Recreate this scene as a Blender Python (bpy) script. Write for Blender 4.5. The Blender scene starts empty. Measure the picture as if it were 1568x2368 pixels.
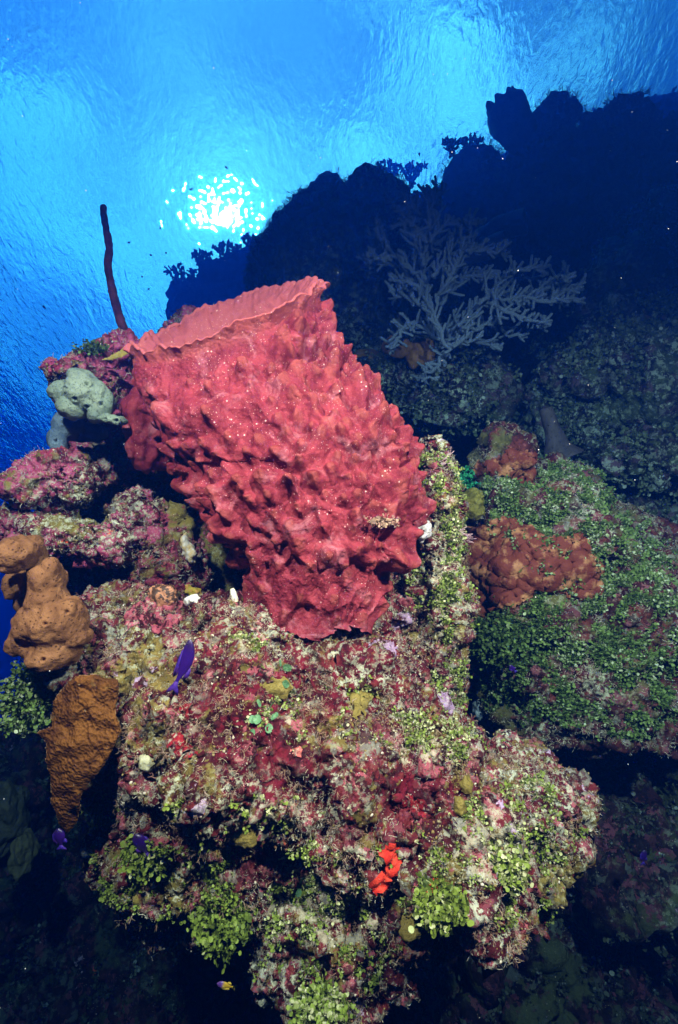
import bpy, bmesh, math, random
import numpy as np
from mathutils import Vector, Matrix

rng = np.random.default_rng(7)
random.seed(7)
scene = bpy.context.scene
COL = scene.collection
R = math.radians

# ------------------------------------------------------------------ camera
PITCH = R(38)
FWD = np.array([0, math.cos(PITCH), math.sin(PITCH)])
UP = np.array([0, -math.sin(PITCH), math.cos(PITCH)])
RIGHT = np.array([1.0, 0, 0])
W_, H_ = 1568.0, 2367.0
K = 2.0 / H_
cam_d = bpy.data.cameras.new('camera')
cam = bpy.data.objects.new('camera', cam_d)
COL.objects.link(cam)
cam_d.sensor_fit = 'VERTICAL'
cam_d.angle = R(90)
cam_d.clip_start = 0.02
cam_d.clip_end = 2000
cam.rotation_euler = (R(90) + PITCH, 0, 0)
scene.camera = cam

# ------------------------------------------------------------------ sky and sun (above the water)
SUN_EL, SUN_AZ = R(57), R(27.6)            # azimuth from +Y towards -X
world = bpy.data.worlds.new('World')
scene.world = world
world.use_nodes = True
wt = world.node_tree
wt.nodes.clear()
w_out = wt.nodes.new('ShaderNodeOutputWorld')
w_bg = wt.nodes.new('ShaderNodeBackground')
sky = wt.nodes.new('ShaderNodeTexSky')
sky.sky_type = 'NISHITA'
sky.sun_disc = False
sky.sun_elevation = SUN_EL
sky.sun_rotation = -SUN_AZ
sky.dust_density = 1.2
sky.air_density = 1.0
# bright clouds and the sun's painted glow: soft noise-edged patches of the sky, whiter than the blue between them
tc = wt.nodes.new('ShaderNodeTexCoord')
def wmath(op, a, b=None):
    nd = wt.nodes.new('ShaderNodeMath'); nd.operation = op
    for k, s in enumerate((a, b)):
        if s is None: continue
        if isinstance(s, (int, float)): nd.inputs[k].default_value = s
        else: wt.links.new(s, nd.inputs[k])
    return nd.outputs[0]
cl = wt.nodes.new('ShaderNodeTexNoise'); cl.inputs['Scale'].default_value = 5.5
cl.inputs['Detail'].default_value = 6; cl.inputs['Roughness'].default_value = 0.62; cl.inputs['Distortion'].default_value = .5
wt.links.new(tc.outputs['Generated'], cl.inputs['Vector'])
mask = None
# sun glow painted by the first two, then clouds: direction (x, y, z), size, strength
for cdir, size, gain in (((-0.245, 0.506, 0.827), 0.55, 1.35), ((-0.245, 0.506, 0.827), 1.15, 0.85), ((0.151, 0.282, 0.948), 0.26, 2.1), ((0.106, 0.385, 0.917), 0.24, 1.7), ((-0.593, 0.433, 0.679), 0.32, 1.7), ((-0.506, 0.566, 0.651), 0.36, 1.7), ((-0.711, 0.631, 0.31), 0.45, 1.7)):
    vd = wt.nodes.new('ShaderNodeVectorMath'); vd.operation = 'DISTANCE'
    wt.links.new(tc.outputs['Generated'], vd.inputs[0]); vd.inputs[1].default_value = cdir
    d = wmath('ADD', wmath('DIVIDE', vd.outputs['Value'], size), wmath('MULTIPLY', wmath('SUBTRACT', cl.outputs['Fac'], .5), 0.9 if size == 0.55 else 1.6 if size == 1.15 else 4.2))
    mr = wt.nodes.new('ShaderNodeMapRange'); mr.interpolation_type = 'SMOOTHSTEP'
    mr.inputs['From Min'].default_value = 1.15; mr.inputs['From Min'].default_value = 1.15; mr.inputs['From Max'].default_value = -.1
    wt.links.new(d, mr.inputs['Value'])
    m_ = wmath('MULTIPLY', mr.outputs['Result'], gain)
    mask = m_ if mask is None else wmath('MAXIMUM', mask, m_)
white = wt.nodes.new('ShaderNodeMix'); white.data_type = 'RGBA'; white.blend_type = 'ADD'
white.inputs['Factor'].default_value = 1.0
white.inputs['B'].default_value = (9.5, 8.8, 7, 1)
bright = wt.nodes.new('ShaderNodeMix'); bright.data_type = 'RGBA'; bright.blend_type = 'MULTIPLY'
bright.inputs['Factor'].default_value = 1.0; bright.inputs['B'].default_value = (1.0, .9, .85, 1)
wt.links.new(sky.outputs['Color'], bright.inputs['A'])
wt.links.new(bright.outputs['Result'], white.inputs['A'])
mxc = wt.nodes.new('ShaderNodeMix'); mxc.data_type = 'RGBA'; mxc.clamp_factor = False
wt.links.new(mask, mxc.inputs['Factor'])
wt.links.new(sky.outputs['Color'], mxc.inputs['A'])
wt.links.new(white.outputs['Result'], mxc.inputs['B'])
wt.links.new(mxc.outputs['Result'], w_bg.inputs['Color'])
w_bg.inputs['Strength'].default_value = 0.14
wt.links.new(w_bg.outputs['Background'], w_out.inputs['Surface'])

sun_d = bpy.data.lights.new('sun', 'SUN')
sun_d.energy = 4.0
sun_d.angle = R(0.5)
sun_d.color = (1.0, 0.95, 0.86)
sun = bpy.data.objects.new('sun', sun_d)
COL.objects.link(sun)
sdir = Vector((-math.sin(SUN_AZ) * math.cos(SUN_EL), math.cos(SUN_AZ) * math.cos(SUN_EL), math.sin(SUN_EL)))
sun.rotation_euler = sdir.to_track_quat('Z', 'Y').to_euler()
sun.location = (0, 0, 30)

# the photographer's two underwater strobes, whose light the photograph shows on the near reef
def strobe(x, y, z, watts, target, cone):
    d = bpy.data.lights.new('strobe', 'SPOT')
    d.energy = watts
    d.spot_size = R(cone); d.spot_blend = 0.9
    d.shadow_soft_size = 0.03
    d.color = (1.0, 0.64, 0.50)
    o = bpy.data.objects.new('strobe', d)
    COL.objects.link(o)
    o.location = (x, y, z)
    dv = Vector(target) - Vector((x, y, z))
    o.rotation_euler = dv.to_track_quat('-Z', 'Y').to_euler()
def P(u, v, d):
    return RIGHT * ((u - 784) * K * d) + UP * ((H_ / 2 - v) * K * d) + FWD * d
strobe(*(RIGHT * -0.45 + UP * 0.88 - FWD * 0.02), 335, tuple(P(680, 1880, 1.05)), 128)
strobe(*(RIGHT * 0.70 + UP * 0.74 - FWD * 0.02), 415, tuple(P(1150, 1640, 1.5)), 118)

# ------------------------------------------------------------------ exposure and render settings
scene.view_settings.view_transform = 'Standard'
scene.view_settings.look = 'None'
scene.view_settings.gamma = 1.0
scene.view_settings.exposure = 0.2
scene.render.engine = 'CYCLES'
cy = scene.cycles
cy.use_denoising = True
cy.max_bounces = 10
cy.diffuse_bounces = 3
cy.glossy_bounces = 3
cy.transmission_bounces = 6
cy.volume_bounces = 1
cy.sample_clamp_indirect = 6.0
cy.use_adaptive_sampling = True
cy.adaptive_threshold = 0.015

# ------------------------------------------------------------------ numpy noise
_perm = rng.permutation(256)
_perm = np.concatenate([_perm, _perm, _perm])
_g = rng.normal(size=(256, 3)); _g /= np.linalg.norm(_g, axis=1)[:, None]
def gnoise(p):
    p = np.asarray(p, dtype=np.float64)
    i = np.floor(p).astype(np.int64); f = p - i
    i &= 255
    w = f * f * f * (f * (f * 6 - 15) + 10)
    out = np.zeros(len(p))
    for dx in (0, 1):
        for dy in (0, 1):
            for dz in (0, 1):
                h = _perm[_perm[_perm[(i[:, 0] + dx) & 255] + ((i[:, 1] + dy) & 255)] + ((i[:, 2] + dz) & 255)]
                g = _g[h]
                dot = g[:, 0] * (f[:, 0] - dx) + g[:, 1] * (f[:, 1] - dy) + g[:, 2] * (f[:, 2] - dz)
                wx = w[:, 0] if dx else 1 - w[:, 0]
                wy = w[:, 1] if dy else 1 - w[:, 1]
                wz = w[:, 2] if dz else 1 - w[:, 2]
                out += dot * wx * wy * wz
    return out * 1.5
def fbm(p, octv=4, rough=0.5, lac=2.03):
    a, s, o = 1.0, 1.0, 0
    for k in range(octv):
        o = o + a * gnoise(p * s + k * 17.3)
        a *= rough; s *= lac
    return o
def ridged(p, octv=3):
    a, s, o = 1.0, 1.0, 0
    for k in range(octv):
        o = o + a * (1 - 2 * np.abs(gnoise(p * s + k * 11.1)))
        a *= 0.5; s *= 2.1
    return o
def worley(p):
    p = np.asarray(p, dtype=np.float64)
    i = np.floor(p).astype(np.int64)
    best = np.full(len(p), 9.0)
    for dx in (-1, 0, 1):
        for dy in (-1, 0, 1):
            for dz in (-1, 0, 1):
                c = i + np.array([dx, dy, dz])
                h = _perm[_perm[_perm[c[:, 0] & 255] + (c[:, 1] & 255)] + (c[:, 2] & 255)]
                q = c + 0.5 + _g[h] * 0.45
                best = np.minimum(best, ((p - q) ** 2).sum(1))
    return np.sqrt(best)

def px_of(p):
    p = np.asarray(p)
    d = p @ FWD
    return (p @ RIGHT) / (d * K) + 784, H_ / 2 - (p @ UP) / (d * K), d

# ------------------------------------------------------------------ mesh and object helpers
def mesh_np(name, V, F, smooth=True):
    """V (n,3); F = one (m,k) array or a list of such arrays."""
    me = bpy.data.meshes.new(name)
    Fs = F if isinstance(F, list) else [F]
    Fs = [np.asarray(f, dtype=np.int32) for f in Fs if len(f)]
    loops = np.concatenate([f.ravel() for f in Fs])
    tot = np.concatenate([np.full(len(f), f.shape[1], dtype=np.int32) for f in Fs])
    start = np.concatenate([[0], np.cumsum(tot)[:-1]]).astype(np.int32)
    me.vertices.add(len(V)); me.vertices.foreach_set('co', np.asarray(V, dtype=np.float32).ravel())
    me.loops.add(len(loops)); me.loops.foreach_set('vertex_index', loops)
    me.polygons.add(len(tot)); me.polygons.foreach_set('loop_start', start)
    try:
        me.polygons.foreach_set('loop_total', tot)
    except Exception:
        pass
    me.update(calc_edges=True)
    me.validate()
    me.polygons.foreach_set('use_smooth', np.full(len(me.polygons), smooth))
    return me
def read_mesh(me):
    V = np.empty(len(me.vertices) * 3, dtype=np.float32); me.vertices.foreach_get('co', V)
    n = len(me.polygons)
    lt = np.empty(n, dtype=np.int32); me.polygons.foreach_get('loop_total', lt)
    ls = np.empty(n, dtype=np.int32); me.polygons.foreach_get('loop_start', ls)
    lv = np.empty(len(me.loops), dtype=np.int32); me.loops.foreach_get('vertex_index', lv)
    Fs = []
    for k in np.unique(lt):
        s = ls[lt == k]
        Fs.append(lv[s[:, None] + np.arange(k)[None, :]])
    return V.reshape(-1, 3).astype(np.float64), Fs
def normals(V, Fs):
    N = np.zeros_like(V)
    for F in (Fs if isinstance(Fs, list) else [Fs]):
        a, b, c = V[F[:, 0]], V[F[:, 1]], V[F[:, 2]]
        n = np.cross(b - a, c - a)
        if F.shape[1] == 4:
            n = np.cross(c - a, V[F[:, 3]] - b)
        for k in range(F.shape[1]):
            np.add.at(N, F[:, k], n)
    return N / np.maximum(np.linalg.norm(N, axis=1), 1e-12)[:, None]
def attr(me, name, vals):
    a = me.attributes.new(name, 'FLOAT', 'POINT')
    a.data.foreach_set('value', np.asarray(vals, dtype=np.float32))
def obj(name, me, mat, parent=None, origin=None):
    """links ONE mesh object; mesh coordinates are given in world space"""
    o = bpy.data.objects.new(name, me)
    if mat is not None:
        me.materials.clear(); me.materials.append(mat)
    if parent is not None:
        origin = parent.get('_o')
        me.transform(Matrix.Translation(-Vector(origin)))
        o.parent = parent
    elif origin is not None:
        me.transform(Matrix.Translation(-Vector(origin)))
        o.location = origin
    COL.objects.link(o)
    return o
def tag(o, label, cat=None, group=None, kind=None):
    o['label'] = label
    if cat: o['category'] = cat
    if group: o['group'] = group
    if kind: o['kind'] = kind
    return o
def thing(name, label, cat, loc, group=None):
    o = bpy.data.objects.new(name, None)
    COL.objects.link(o)
    o.location = Vector(loc)
    o.empty_display_size = 0.05
    o['_o'] = [float(x) for x in loc]
    return tag(o, label, cat, group)

def ico(sub):
    bm = bmesh.new()
    bmesh.ops.create_icosphere(bm, subdivisions=sub, radius=1.0)
    V = np.array([v.co[:] for v in bm.verts]); F = np.array([[v.index for v in f.verts] for f in bm.faces])
    bm.free()
    return V, F
ICO = {k: ico(k) for k in (1, 2, 3, 4, 5)}

def blob(u, v, d, ru, rv, rd, rot=0.0, sub=4, wob=0.18, wsc=None, seed=0.0):
    """an ellipsoid that fills ru x rv display pixels at distance d, rd metres deep, with a lumpy surface"""
    V, F = ICO[sub]
    a, b = ru * K * d, rv * K * d
    s = 1 + wob * fbm(V * 1.6 + seed + u * 0.013 + v * 0.017, 3)
    Q = V * s[:, None]
    c, sn = math.cos(R(rot)), math.sin(R(rot))
    x = Q[:, 0] * a; y = Q[:, 1] * b
    X = x * c - y * sn; Y = x * sn + y * c
    return P(u, v, d) + X[:, None] * RIGHT + Y[:, None] * UP + (Q[:, 2] * rd)[:, None] * FWD, F
def join(parts):
    Vs, Fs, n = [], [], 0
    for V, F in parts:
        Vs.append(V); Fs.append(np.asarray(F) + n); n += len(V)
    ks = {}
    for F in Fs:
        ks.setdefault(F.shape[1], []).append(F)
    return np.concatenate(Vs), [np.concatenate(f) for f in ks.values()]
def remesh(parts, voxel, smooth_it=2):
    """the union of closed shapes as one skin"""
    V, F = join(parts)
    me = mesh_np('tmp', V, F)
    o = bpy.data.objects.new('tmp', me); COL.objects.link(o)
    m = o.modifiers.new('r', 'REMESH'); m.mode = 'VOXEL'; m.voxel_size = voxel
    if smooth_it:
        s = o.modifiers.new('s', 'SMOOTH'); s.iterations = smooth_it; s.factor = 0.5
    dg = bpy.context.evaluated_depsgraph_get()
    dg.update()
    ev = o.evaluated_get(dg)
    m2 = ev.to_mesh()
    V, Fs = read_mesh(m2)
    ev.to_mesh_clear()
    bpy.data.objects.remove(o); bpy.data.meshes.remove(me)
    return V, Fs
def displace(V, Fs, fn, steps=1):
    for _ in range(steps):
        N = normals(V, Fs)
        V = V + N * fn(V)[:, None]
    return V
def tube(pts, rads, k=8, cap=True, closed_tip=True):
    """a swept tube through points, round ends"""
    pts = np.asarray(pts, float); rads = np.asarray(rads, float)
    n = len(pts)
    T = np.gradient(pts, axis=0); T /= np.linalg.norm(T, axis=1)[:, None] + 1e-12
    ref = np.array([0.3, 0.2, 0.93]); 
    if abs(T[0] @ ref) > 0.9: ref = np.array([1.0, 0, 0])
    A = np.empty_like(pts); x = np.cross(T[0], ref)
    for i in range(n):
        x = x - T[i] * (x @ T[i]); x /= np.linalg.norm(x) + 1e-12
        A[i] = x
    B = np.cross(T, A)
    th = np.linspace(0, 2 * np.pi, k, endpoint=False)
    ring = A[:, None] * np.cos(th)[None, :, None] + B[:, None] * np.sin(th)[None, :, None]
    V = (pts[:, None] + ring * rads[:, None, None]).reshape(-1, 3)
    i = np.arange(n - 1)[:, None] * k; j = np.arange(k)[None, :]; j2 = (j + 1) % k
    F = np.stack([i + j, i + j2, i + k + j2, i + k + j], -1).reshape(-1, 4)
    tips = np.array([pts[0] - T[0] * rads[0] * 0.6, pts[-1] + T[-1] * rads[-1] * 0.6])
    V = np.concatenate([V, tips]); a = n * k
    jj = np.arange(k); jn = (jj + 1) % k
    F1 = np.stack([jn, jj, np.full(k, a), np.full(k, a)], -1)
    F2 = np.stack([(n - 1) * k + jj, (n - 1) * k + jn, np.full(k, a + 1), np.full(k, a + 1)], -1)
    tri = np.concatenate([F1[:, :3], F2[:, :3]])
    return V, [F, tri]
def join2(parts):
    Vs, ks, n = [], {}, 0
    for V, Fs in parts:
        for F in (Fs if isinstance(Fs, list) else [Fs]):
            F = np.asarray(F); ks.setdefault(F.shape[1], []).append(F + n)
        Vs.append(V); n += len(V)
    return np.concatenate(Vs), [np.concatenate(f) for f in ks.values()]

# ------------------------------------------------------------------ materials
class NT:
    def __init__(self, name, rough=0.85):
        self.m = bpy.data.materials.new(name); self.m.use_nodes = True
        self.t = self.m.node_tree
        self.b = self.t.nodes['Principled BSDF']
        self.b.inputs['Roughness'].default_value = rough
        self.b.inputs['Specular IOR Level'].default_value = 0.12
        self.tc = self.t.nodes.new('ShaderNodeTexCoord')
        self.co = self.tc.outputs['Object']
    def n(self, ty, **kw):
        nd = self.t.nodes.new(ty)
        for k, v in kw.items():
            if hasattr(nd, k): setattr(nd, k, v)
        return nd
    def link(self, a, b): self.t.links.new(a, b)
    def noise(self, scale, detail=4, rough=0.55, off=0.0, dist=0.0, out='Fac'):
        mp = self.n('ShaderNodeMapping'); mp.inputs['Location'].default_value = (off, off * 1.7, off * 0.6)
        self.link(self.co, mp.inputs['Vector'])
        nd = self.n('ShaderNodeTexNoise')
        nd.inputs['Scale'].default_value = scale; nd.inputs['Detail'].default_value = detail
        nd.inputs['Roughness'].default_value = rough; nd.inputs['Distortion'].default_value = dist
        self.link(mp.outputs['Vector'], nd.inputs['Vector'])
        return nd.outputs[out]
    def voro(self, scale, feature='F1', rand=1.0, out='Distance'):
        nd = self.n('ShaderNodeTexVoronoi', feature=feature)
        nd.inputs['Scale'].default_value = scale; nd.inputs['Randomness'].default_value = rand
        self.link(self.co, nd.inputs['Vector'])
        return nd.outputs[out]
    def ramp(self, fac, lo, hi):
        nd = self.n('ShaderNodeMapRange', clamp=True)
        nd.interpolation_type = 'SMOOTHSTEP'
        nd.inputs['From Min'].default_value = lo; nd.inputs['From Max'].default_value = hi
        self.link(fac, nd.inputs['Value'])
        return nd.outputs['Result']
    def math(self, op, a, b=None):
        nd = self.n('ShaderNodeMath', operation=op)
        for k, s in enumerate((a, b)):
            if s is None: continue
            if isinstance(s, (int, float)): nd.inputs[k].default_value = s
            else: self.link(s, nd.inputs[k])
        return nd.outputs[0]
    def mix(self, fac, a, b):
        nd = self.n('ShaderNodeMix', data_type='RGBA')
        for key, s in (('Factor', fac), ('A', a), ('B', b)):
            i = {'Factor': 0, 'A': 6, 'B': 7}[key]
            if isinstance(s, (int, float)): nd.inputs[i].default_value = s
            elif isinstance(s, tuple): nd.inputs[i].default_value = (*s, 1)
            else: self.link(s, nd.inputs[i])
        return nd.outputs[2]
    def attr(self, name):
        nd = self.n('ShaderNodeAttribute', attribute_name=name)
        return nd.outputs['Fac']
    def bump(self, h, strength=0.5, dist=0.01):
        nd = self.n('ShaderNodeBump')
        nd.inputs['Strength'].default_value = strength; nd.inputs['Distance'].default_value = dist
        self.link(h, nd.inputs['Height'])
        self.link(nd.outputs['Normal'], self.b.inputs['Normal'])
    def color(self, c):
        if isinstance(c, tuple): self.b.inputs['Base Color'].default_value = (*c, 1)
        else: self.link(c, self.b.inputs['Base Color'])

def reef_mat(name, sc=1.0, off=0.0, base=((.040, .004, .007), (.115, .014, .016)), pink=(.36, .09, .11), pinkt=.62,
             olive=(.20, .16, .035), olivet=.55, cream=(.50, .50, .40), creamt=.50, lav=(.36, .26, .38), lavt=.66,
             orange=(.60, .09, .03), oranget=.70, fleck=.5, zones=False):
    t = NT(name, 0.8)
    c = t.mix(t.ramp(t.noise(14 * sc, 6, .6, off), .42, .6), base[0], base[1])
    # separate crusts: irregular cells, each of one colour
    wn = t.noise(26 * sc, 6, .65, off + 50, out='Color')
    vm = t.n('ShaderNodeVectorMath', operation='MULTIPLY_ADD'); t.link(wn, vm.inputs[0]); vm.inputs[1].default_value = (.09 / sc,) * 3; t.link(t.co, vm.inputs[2])
    for vs, amt in ((24, .85), (62, .8)):
        vo = t.n('ShaderNodeTexVoronoi'); vo.inputs['Scale'].default_value = vs * sc; t.link(vm.outputs[0], vo.inputs['Vector'])
        sep = t.n('ShaderNodeSeparateColor'); t.link(vo.outputs['Color'], sep.inputs['Color'])
        rp = t.n('ShaderNodeValToRGB'); rp.color_ramp.interpolation = 'CONSTANT'
        el = rp.color_ramp.elements
        cols = [base[0], base[1], tuple(x * .4 for x in base[0]), tuple(x * .8 for x in pink), tuple(x * .6 for x in olive), base[0], tuple(x * .3 for x in cream), tuple(x * .45 for x in pink), tuple(x * .4 for x in base[0])]
        el[0].position = 0; el[0].color = (*cols[0], 1); el[1].position = .12; el[1].color = (*cols[1], 1)
        for q, cc in enumerate(cols[2:]):
            e_ = el.new(.24 + q * .11); e_.color = (*cc, 1)
        t.link(sep.outputs[0], rp.inputs['Fac'])
        c = t.mix(t.math('MULTIPLY', t.ramp(sep.outputs[1], .42, .46), amt), c, rp.outputs['Color'])
    c = t.mix(t.ramp(t.noise(6 * sc, 9, .66, off + 3), pinkt, pinkt + .06), c, t.mix(t.noise(60 * sc, 3, .6, off), pink, tuple(x * .45 for x in pink)))
    c = t.mix(t.ramp(t.noise(5 * sc, 10, .68, off + 9), olivet, olivet + .05), c, t.mix(t.noise(50 * sc, 3, .6, off + 1), olive, tuple(x * .5 for x in olive)))
    c = t.mix(t.ramp(t.noise(8 * sc, 10, .66, off + 21), lavt, lavt + .02), c, lav)
    c = t.mix(t.ramp(t.noise(13 * sc, 8, .6, off + 31), oranget, oranget + .02), c, orange)
    if zones:      # maroon, olive and pale growth each keep to their own part of the outcrop
        zn = t.noise(22 * sc, 8, .68, off + 61)
        def z(nm, lo, hi): return t.ramp(t.math('ADD', t.attr(nm), t.math('MULTIPLY', t.math('SUBTRACT', zn, .5), 3.0)), lo, hi)
        c = t.mix(t.math('MULTIPLY', z('zone_maroon', .45, .6), .9), c, t.mix(t.ramp(t.noise(30 * sc, 6, .65, off + 2), .4, .6), (.024, .0025, .005), (.125, .007, .016)))
        c = t.mix(t.math('MULTIPLY', z('zone_olive', .6, .75), .85), c, t.mix(t.noise(70 * sc, 5, .65, off), (.30, .23, .05), (.08, .06, .015)))
        zn = t.noise(42 * sc, 8, .7, off + 71)
        c = t.mix(t.math('MULTIPLY', z('zone_pale', .66, .86), .75), c, t.mix(t.noise(90 * sc, 4, .65, off), (.56, .53, .38), (.16, .14, .07)))
    # sediment and turf: fine pale fuzz gathered in large patches
    patch = t.ramp(t.noise(4.5 * sc, 6, .6, off + 40), creamt - .1, creamt + .12)
    fine = t.ramp(t.noise(70 * sc, 8, .72, off + 5), .50, .58)
    c = t.mix(t.math('MULTIPLY', t.math('MULTIPLY', patch, fine), .9), c, t.mix(t.noise(30 * sc, 2, .5, off), cream, tuple(x * y for x, y in zip(cream, (.5, .6, .4)))))
    fl = t.math('MULTIPLY', t.ramp(t.voro(170 * sc), .22, .12), t.ramp(t.noise(40 * sc, 3, .6, off + 2), .52, .6))
    c = t.mix(t.math('MULTIPLY', fl, fleck), c, (.72, .72, .62))
    t.color(c)
    h = t.math('ADD', t.noise(90 * sc, 8, .7, off), t.math('MULTIPLY', t.voro(110 * sc), .4))
    t.bump(h, 0.9, 0.006 / sc)
    return t.m

def leaf_mat(name, c0, c1, c2):
    t = NT(name, 0.55)
    v = t.attr('vary')
    c = t.mix(t.ramp(v, 0.0, 0.5), c0, c1)
    c = t.mix(t.ramp(v, 0.55, 1.0), c, c2)
    t.color(t.mix(t.math('MULTIPLY', t.noise(240, 3, .6), .6), c, tuple(x * .45 for x in c1)))
    t.b.inputs['Subsurface Weight'].default_value = 0.0
    return t.m

# ------------------------------------------------------------------ water surface, seabed, the water itself
SURF_Z, BED_Z = 12.0, -9.0
def grid(half, n, z, fn=None):
    g = np.linspace(-1, 1, n)
    g = np.sign(g) * (0.35 * np.abs(g) + 0.65 * np.abs(g) ** 3) * half     # finer in the middle
    X, Y = np.meshgrid(g, g)
    V = np.stack([X.ravel(), Y.ravel(), np.full(X.size, float(z))], 1)
    if fn is not None: V[:, 2] += fn(V)
    i = np.arange(n - 1)[:, None] * n; j = np.arange(n - 1)[None, :]
    F = np.stack([i + j, i + j + 1, i + n + j + 1, i + n + j], -1).reshape(-1, 4)
    return V, F
def waves(V):
    p = V * np.array([1.0, 0.6, 1.0])
    return 0.04 * fbm(p * 0.35, 3) + 0.012 * fbm(p * 1.7 + 5, 2)
V, F = grid(160, 520, SURF_Z, waves)
t = NT('water_skin')
t.t.nodes.remove(t.b)
g = t.n('ShaderNodeBsdfRefraction'); g.inputs['IOR'].default_value = 1.333; g.inputs['Roughness'].default_value = 0.0
gl = t.n('ShaderNodeBsdfGlass'); gl.inputs['IOR'].default_value = 1.333; gl.inputs['Roughness'].default_value = 0.02
mp = t.n('ShaderNodeMapping'); mp.inputs['Scale'].default_value = (1.0, 0.55, 1.0); mp.inputs['Rotation'].default_value = (0, 0, 0.5)
t.link(t.co, mp.inputs['Vector'])
h = None
for sc, a in ((.9, .5), (3.0, .30), (9.0, .27)):
    nd = t.n('ShaderNodeTexNoise'); nd.inputs['Scale'].default_value = sc; nd.inputs['Detail'].default_value = 3
    nd.inputs['Roughness'].default_value = .5; nd.inputs['Distortion'].default_value = .6
    t.link(mp.outputs['Vector'], nd.inputs['Vector'])
    s = t.math('MULTIPLY', nd.outputs['Fac'], a)
    h = s if h is None else t.math('ADD', h, s)
bp = t.n('ShaderNodeBump'); bp.inputs['Strength'].default_value = 1.0; bp.inputs['Distance'].default_value = 0.088
t.link(h, bp.inputs['Height']); t.link(bp.outputs['Normal'], gl.inputs['Normal'])
t.link(gl.outputs['BSDF'], [n for n in t.t.nodes if n.type == 'OUTPUT_MATERIAL'][0].inputs['Surface'])
tag(obj('water_surface', mesh_np('water_surface', V, F), t.m), 'rippled underside of the sea surface with sunlight breaking through', kind='structure')

V, F = grid(160, 160, BED_Z, lambda V: 0.5 * fbm(V * 0.15, 4))
t = NT('sand', 0.9)
t.color(t.mix(t.noise(.8, 6, .6), (.10, .09, .07), (.28, .26, .21)))
tag(obj('seabed', mesh_np('seabed', V, F), t.m), 'pale sandy seabed far below the reef wall', kind='structure')

HAZE_D = 0.55
V = np.array([[x, y, z] for z in (BED_Z - 2.5, SURF_Z - 0.45) for y in (-150, 150) for x in (-150, 150)], float)
F = np.array([[0, 2, 3, 1], [4, 5, 7, 6], [0, 1, 5, 4], [2, 6, 7, 3], [0, 4, 6, 2], [1, 3, 7, 5]])
hm = bpy.data.materials.new('sea_water'); hm.use_nodes = True
ht = hm.node_tree; ht.nodes.clear()
ho = ht.nodes.new('ShaderNodeOutputMaterial'); hv = ht.nodes.new('ShaderNodeVolumePrincipled')
def water(scat, absb, aniso):
    """scattering and absorption per metre for red, green and blue"""
    D = HAZE_D
    c = [s / D for s in scat]
    hv.inputs['Color'].default_value = (*c, 1)
    hv.inputs['Absorption Color'].default_value = (*[max(0, 1 - a / D / (1 - x)) ** 2 for a, x in zip(absb, c)], 1)
    hv.inputs['Density'].default_value = D
    hv.inputs['Anisotropy'].default_value = aniso
water((.0005, .0105, .074), (.30, .114, .008), 0.7)
ht.links.new(hv.outputs['Volume'], ho.inputs['Volume'])
me = mesh_np('haze', V, F, smooth=False)
tag(obj('haze', me, hm), 'clear blue sea water that the whole scene lies in', kind='stuff')

# ------------------------------------------------------------------ reef rocks
def rock(name, label, blobs, voxel, mat, amps, kind='structure', cat=None, group=None, origin=None, seed=0.0):
    """blobs: (u, v, distance, ru, rv, depth[, rot]); amps: list of (size in metres, height, style)"""
    V, Fs = remesh([blob(*b[:6], rot=(b[6] if len(b) > 6 else 0), sub=5 if voxel < .02 else 4, wob=.22, seed=seed) for b in blobs], voxel)
    for size, h, style in amps:
        p = V / size + seed
        if style == 'f': dd = h * fbm(p, 3)
        elif style == 'r': dd = h * (ridged(p, 3) - .6)
        elif style == 'w': dd = h * (0.5 - worley(p))
        elif style == 'n': dd = h * fbm(p, 5, .6)
        V = V + normals(V, Fs) * dd[:, None]
    o = obj(name, mesh_np(name, V, Fs), mat, origin=origin if origin is not None else tuple(P(*blobs[0][:3])))
    tag(o, label, cat, group, kind)
    return o, V, Fs

M_near = reef_mat('reef_near', zones=True)
M_left = reef_mat('reef_left', 1.0, 7.7, base=((.06, .008, .014), (.22, .025, .05)), pink=(.42, .08, .16), pinkt=.50, creamt=.52, lavt=.75)
M_right = reef_mat('reef_right', .8, 13.1, base=((.030, .006, .007), (.09, .022, .016)), pink=(.20, .07, .08), pinkt=.62, olive=(.10, .095, .03), olivet=.56, cream=(.42, .44, .34), creamt=.54, lavt=.8)
M_far = reef_mat('reef_far', .5, 23.9, base=((.016, .014, .014), (.05, .045, .04)), pink=(.12, .07, .10), pinkt=.60, olive=(.07, .09, .035), olivet=.54, cream=(.48, .52, .46), creamt=.48, lavt=.8, oranget=.78, fleck=.35)

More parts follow.
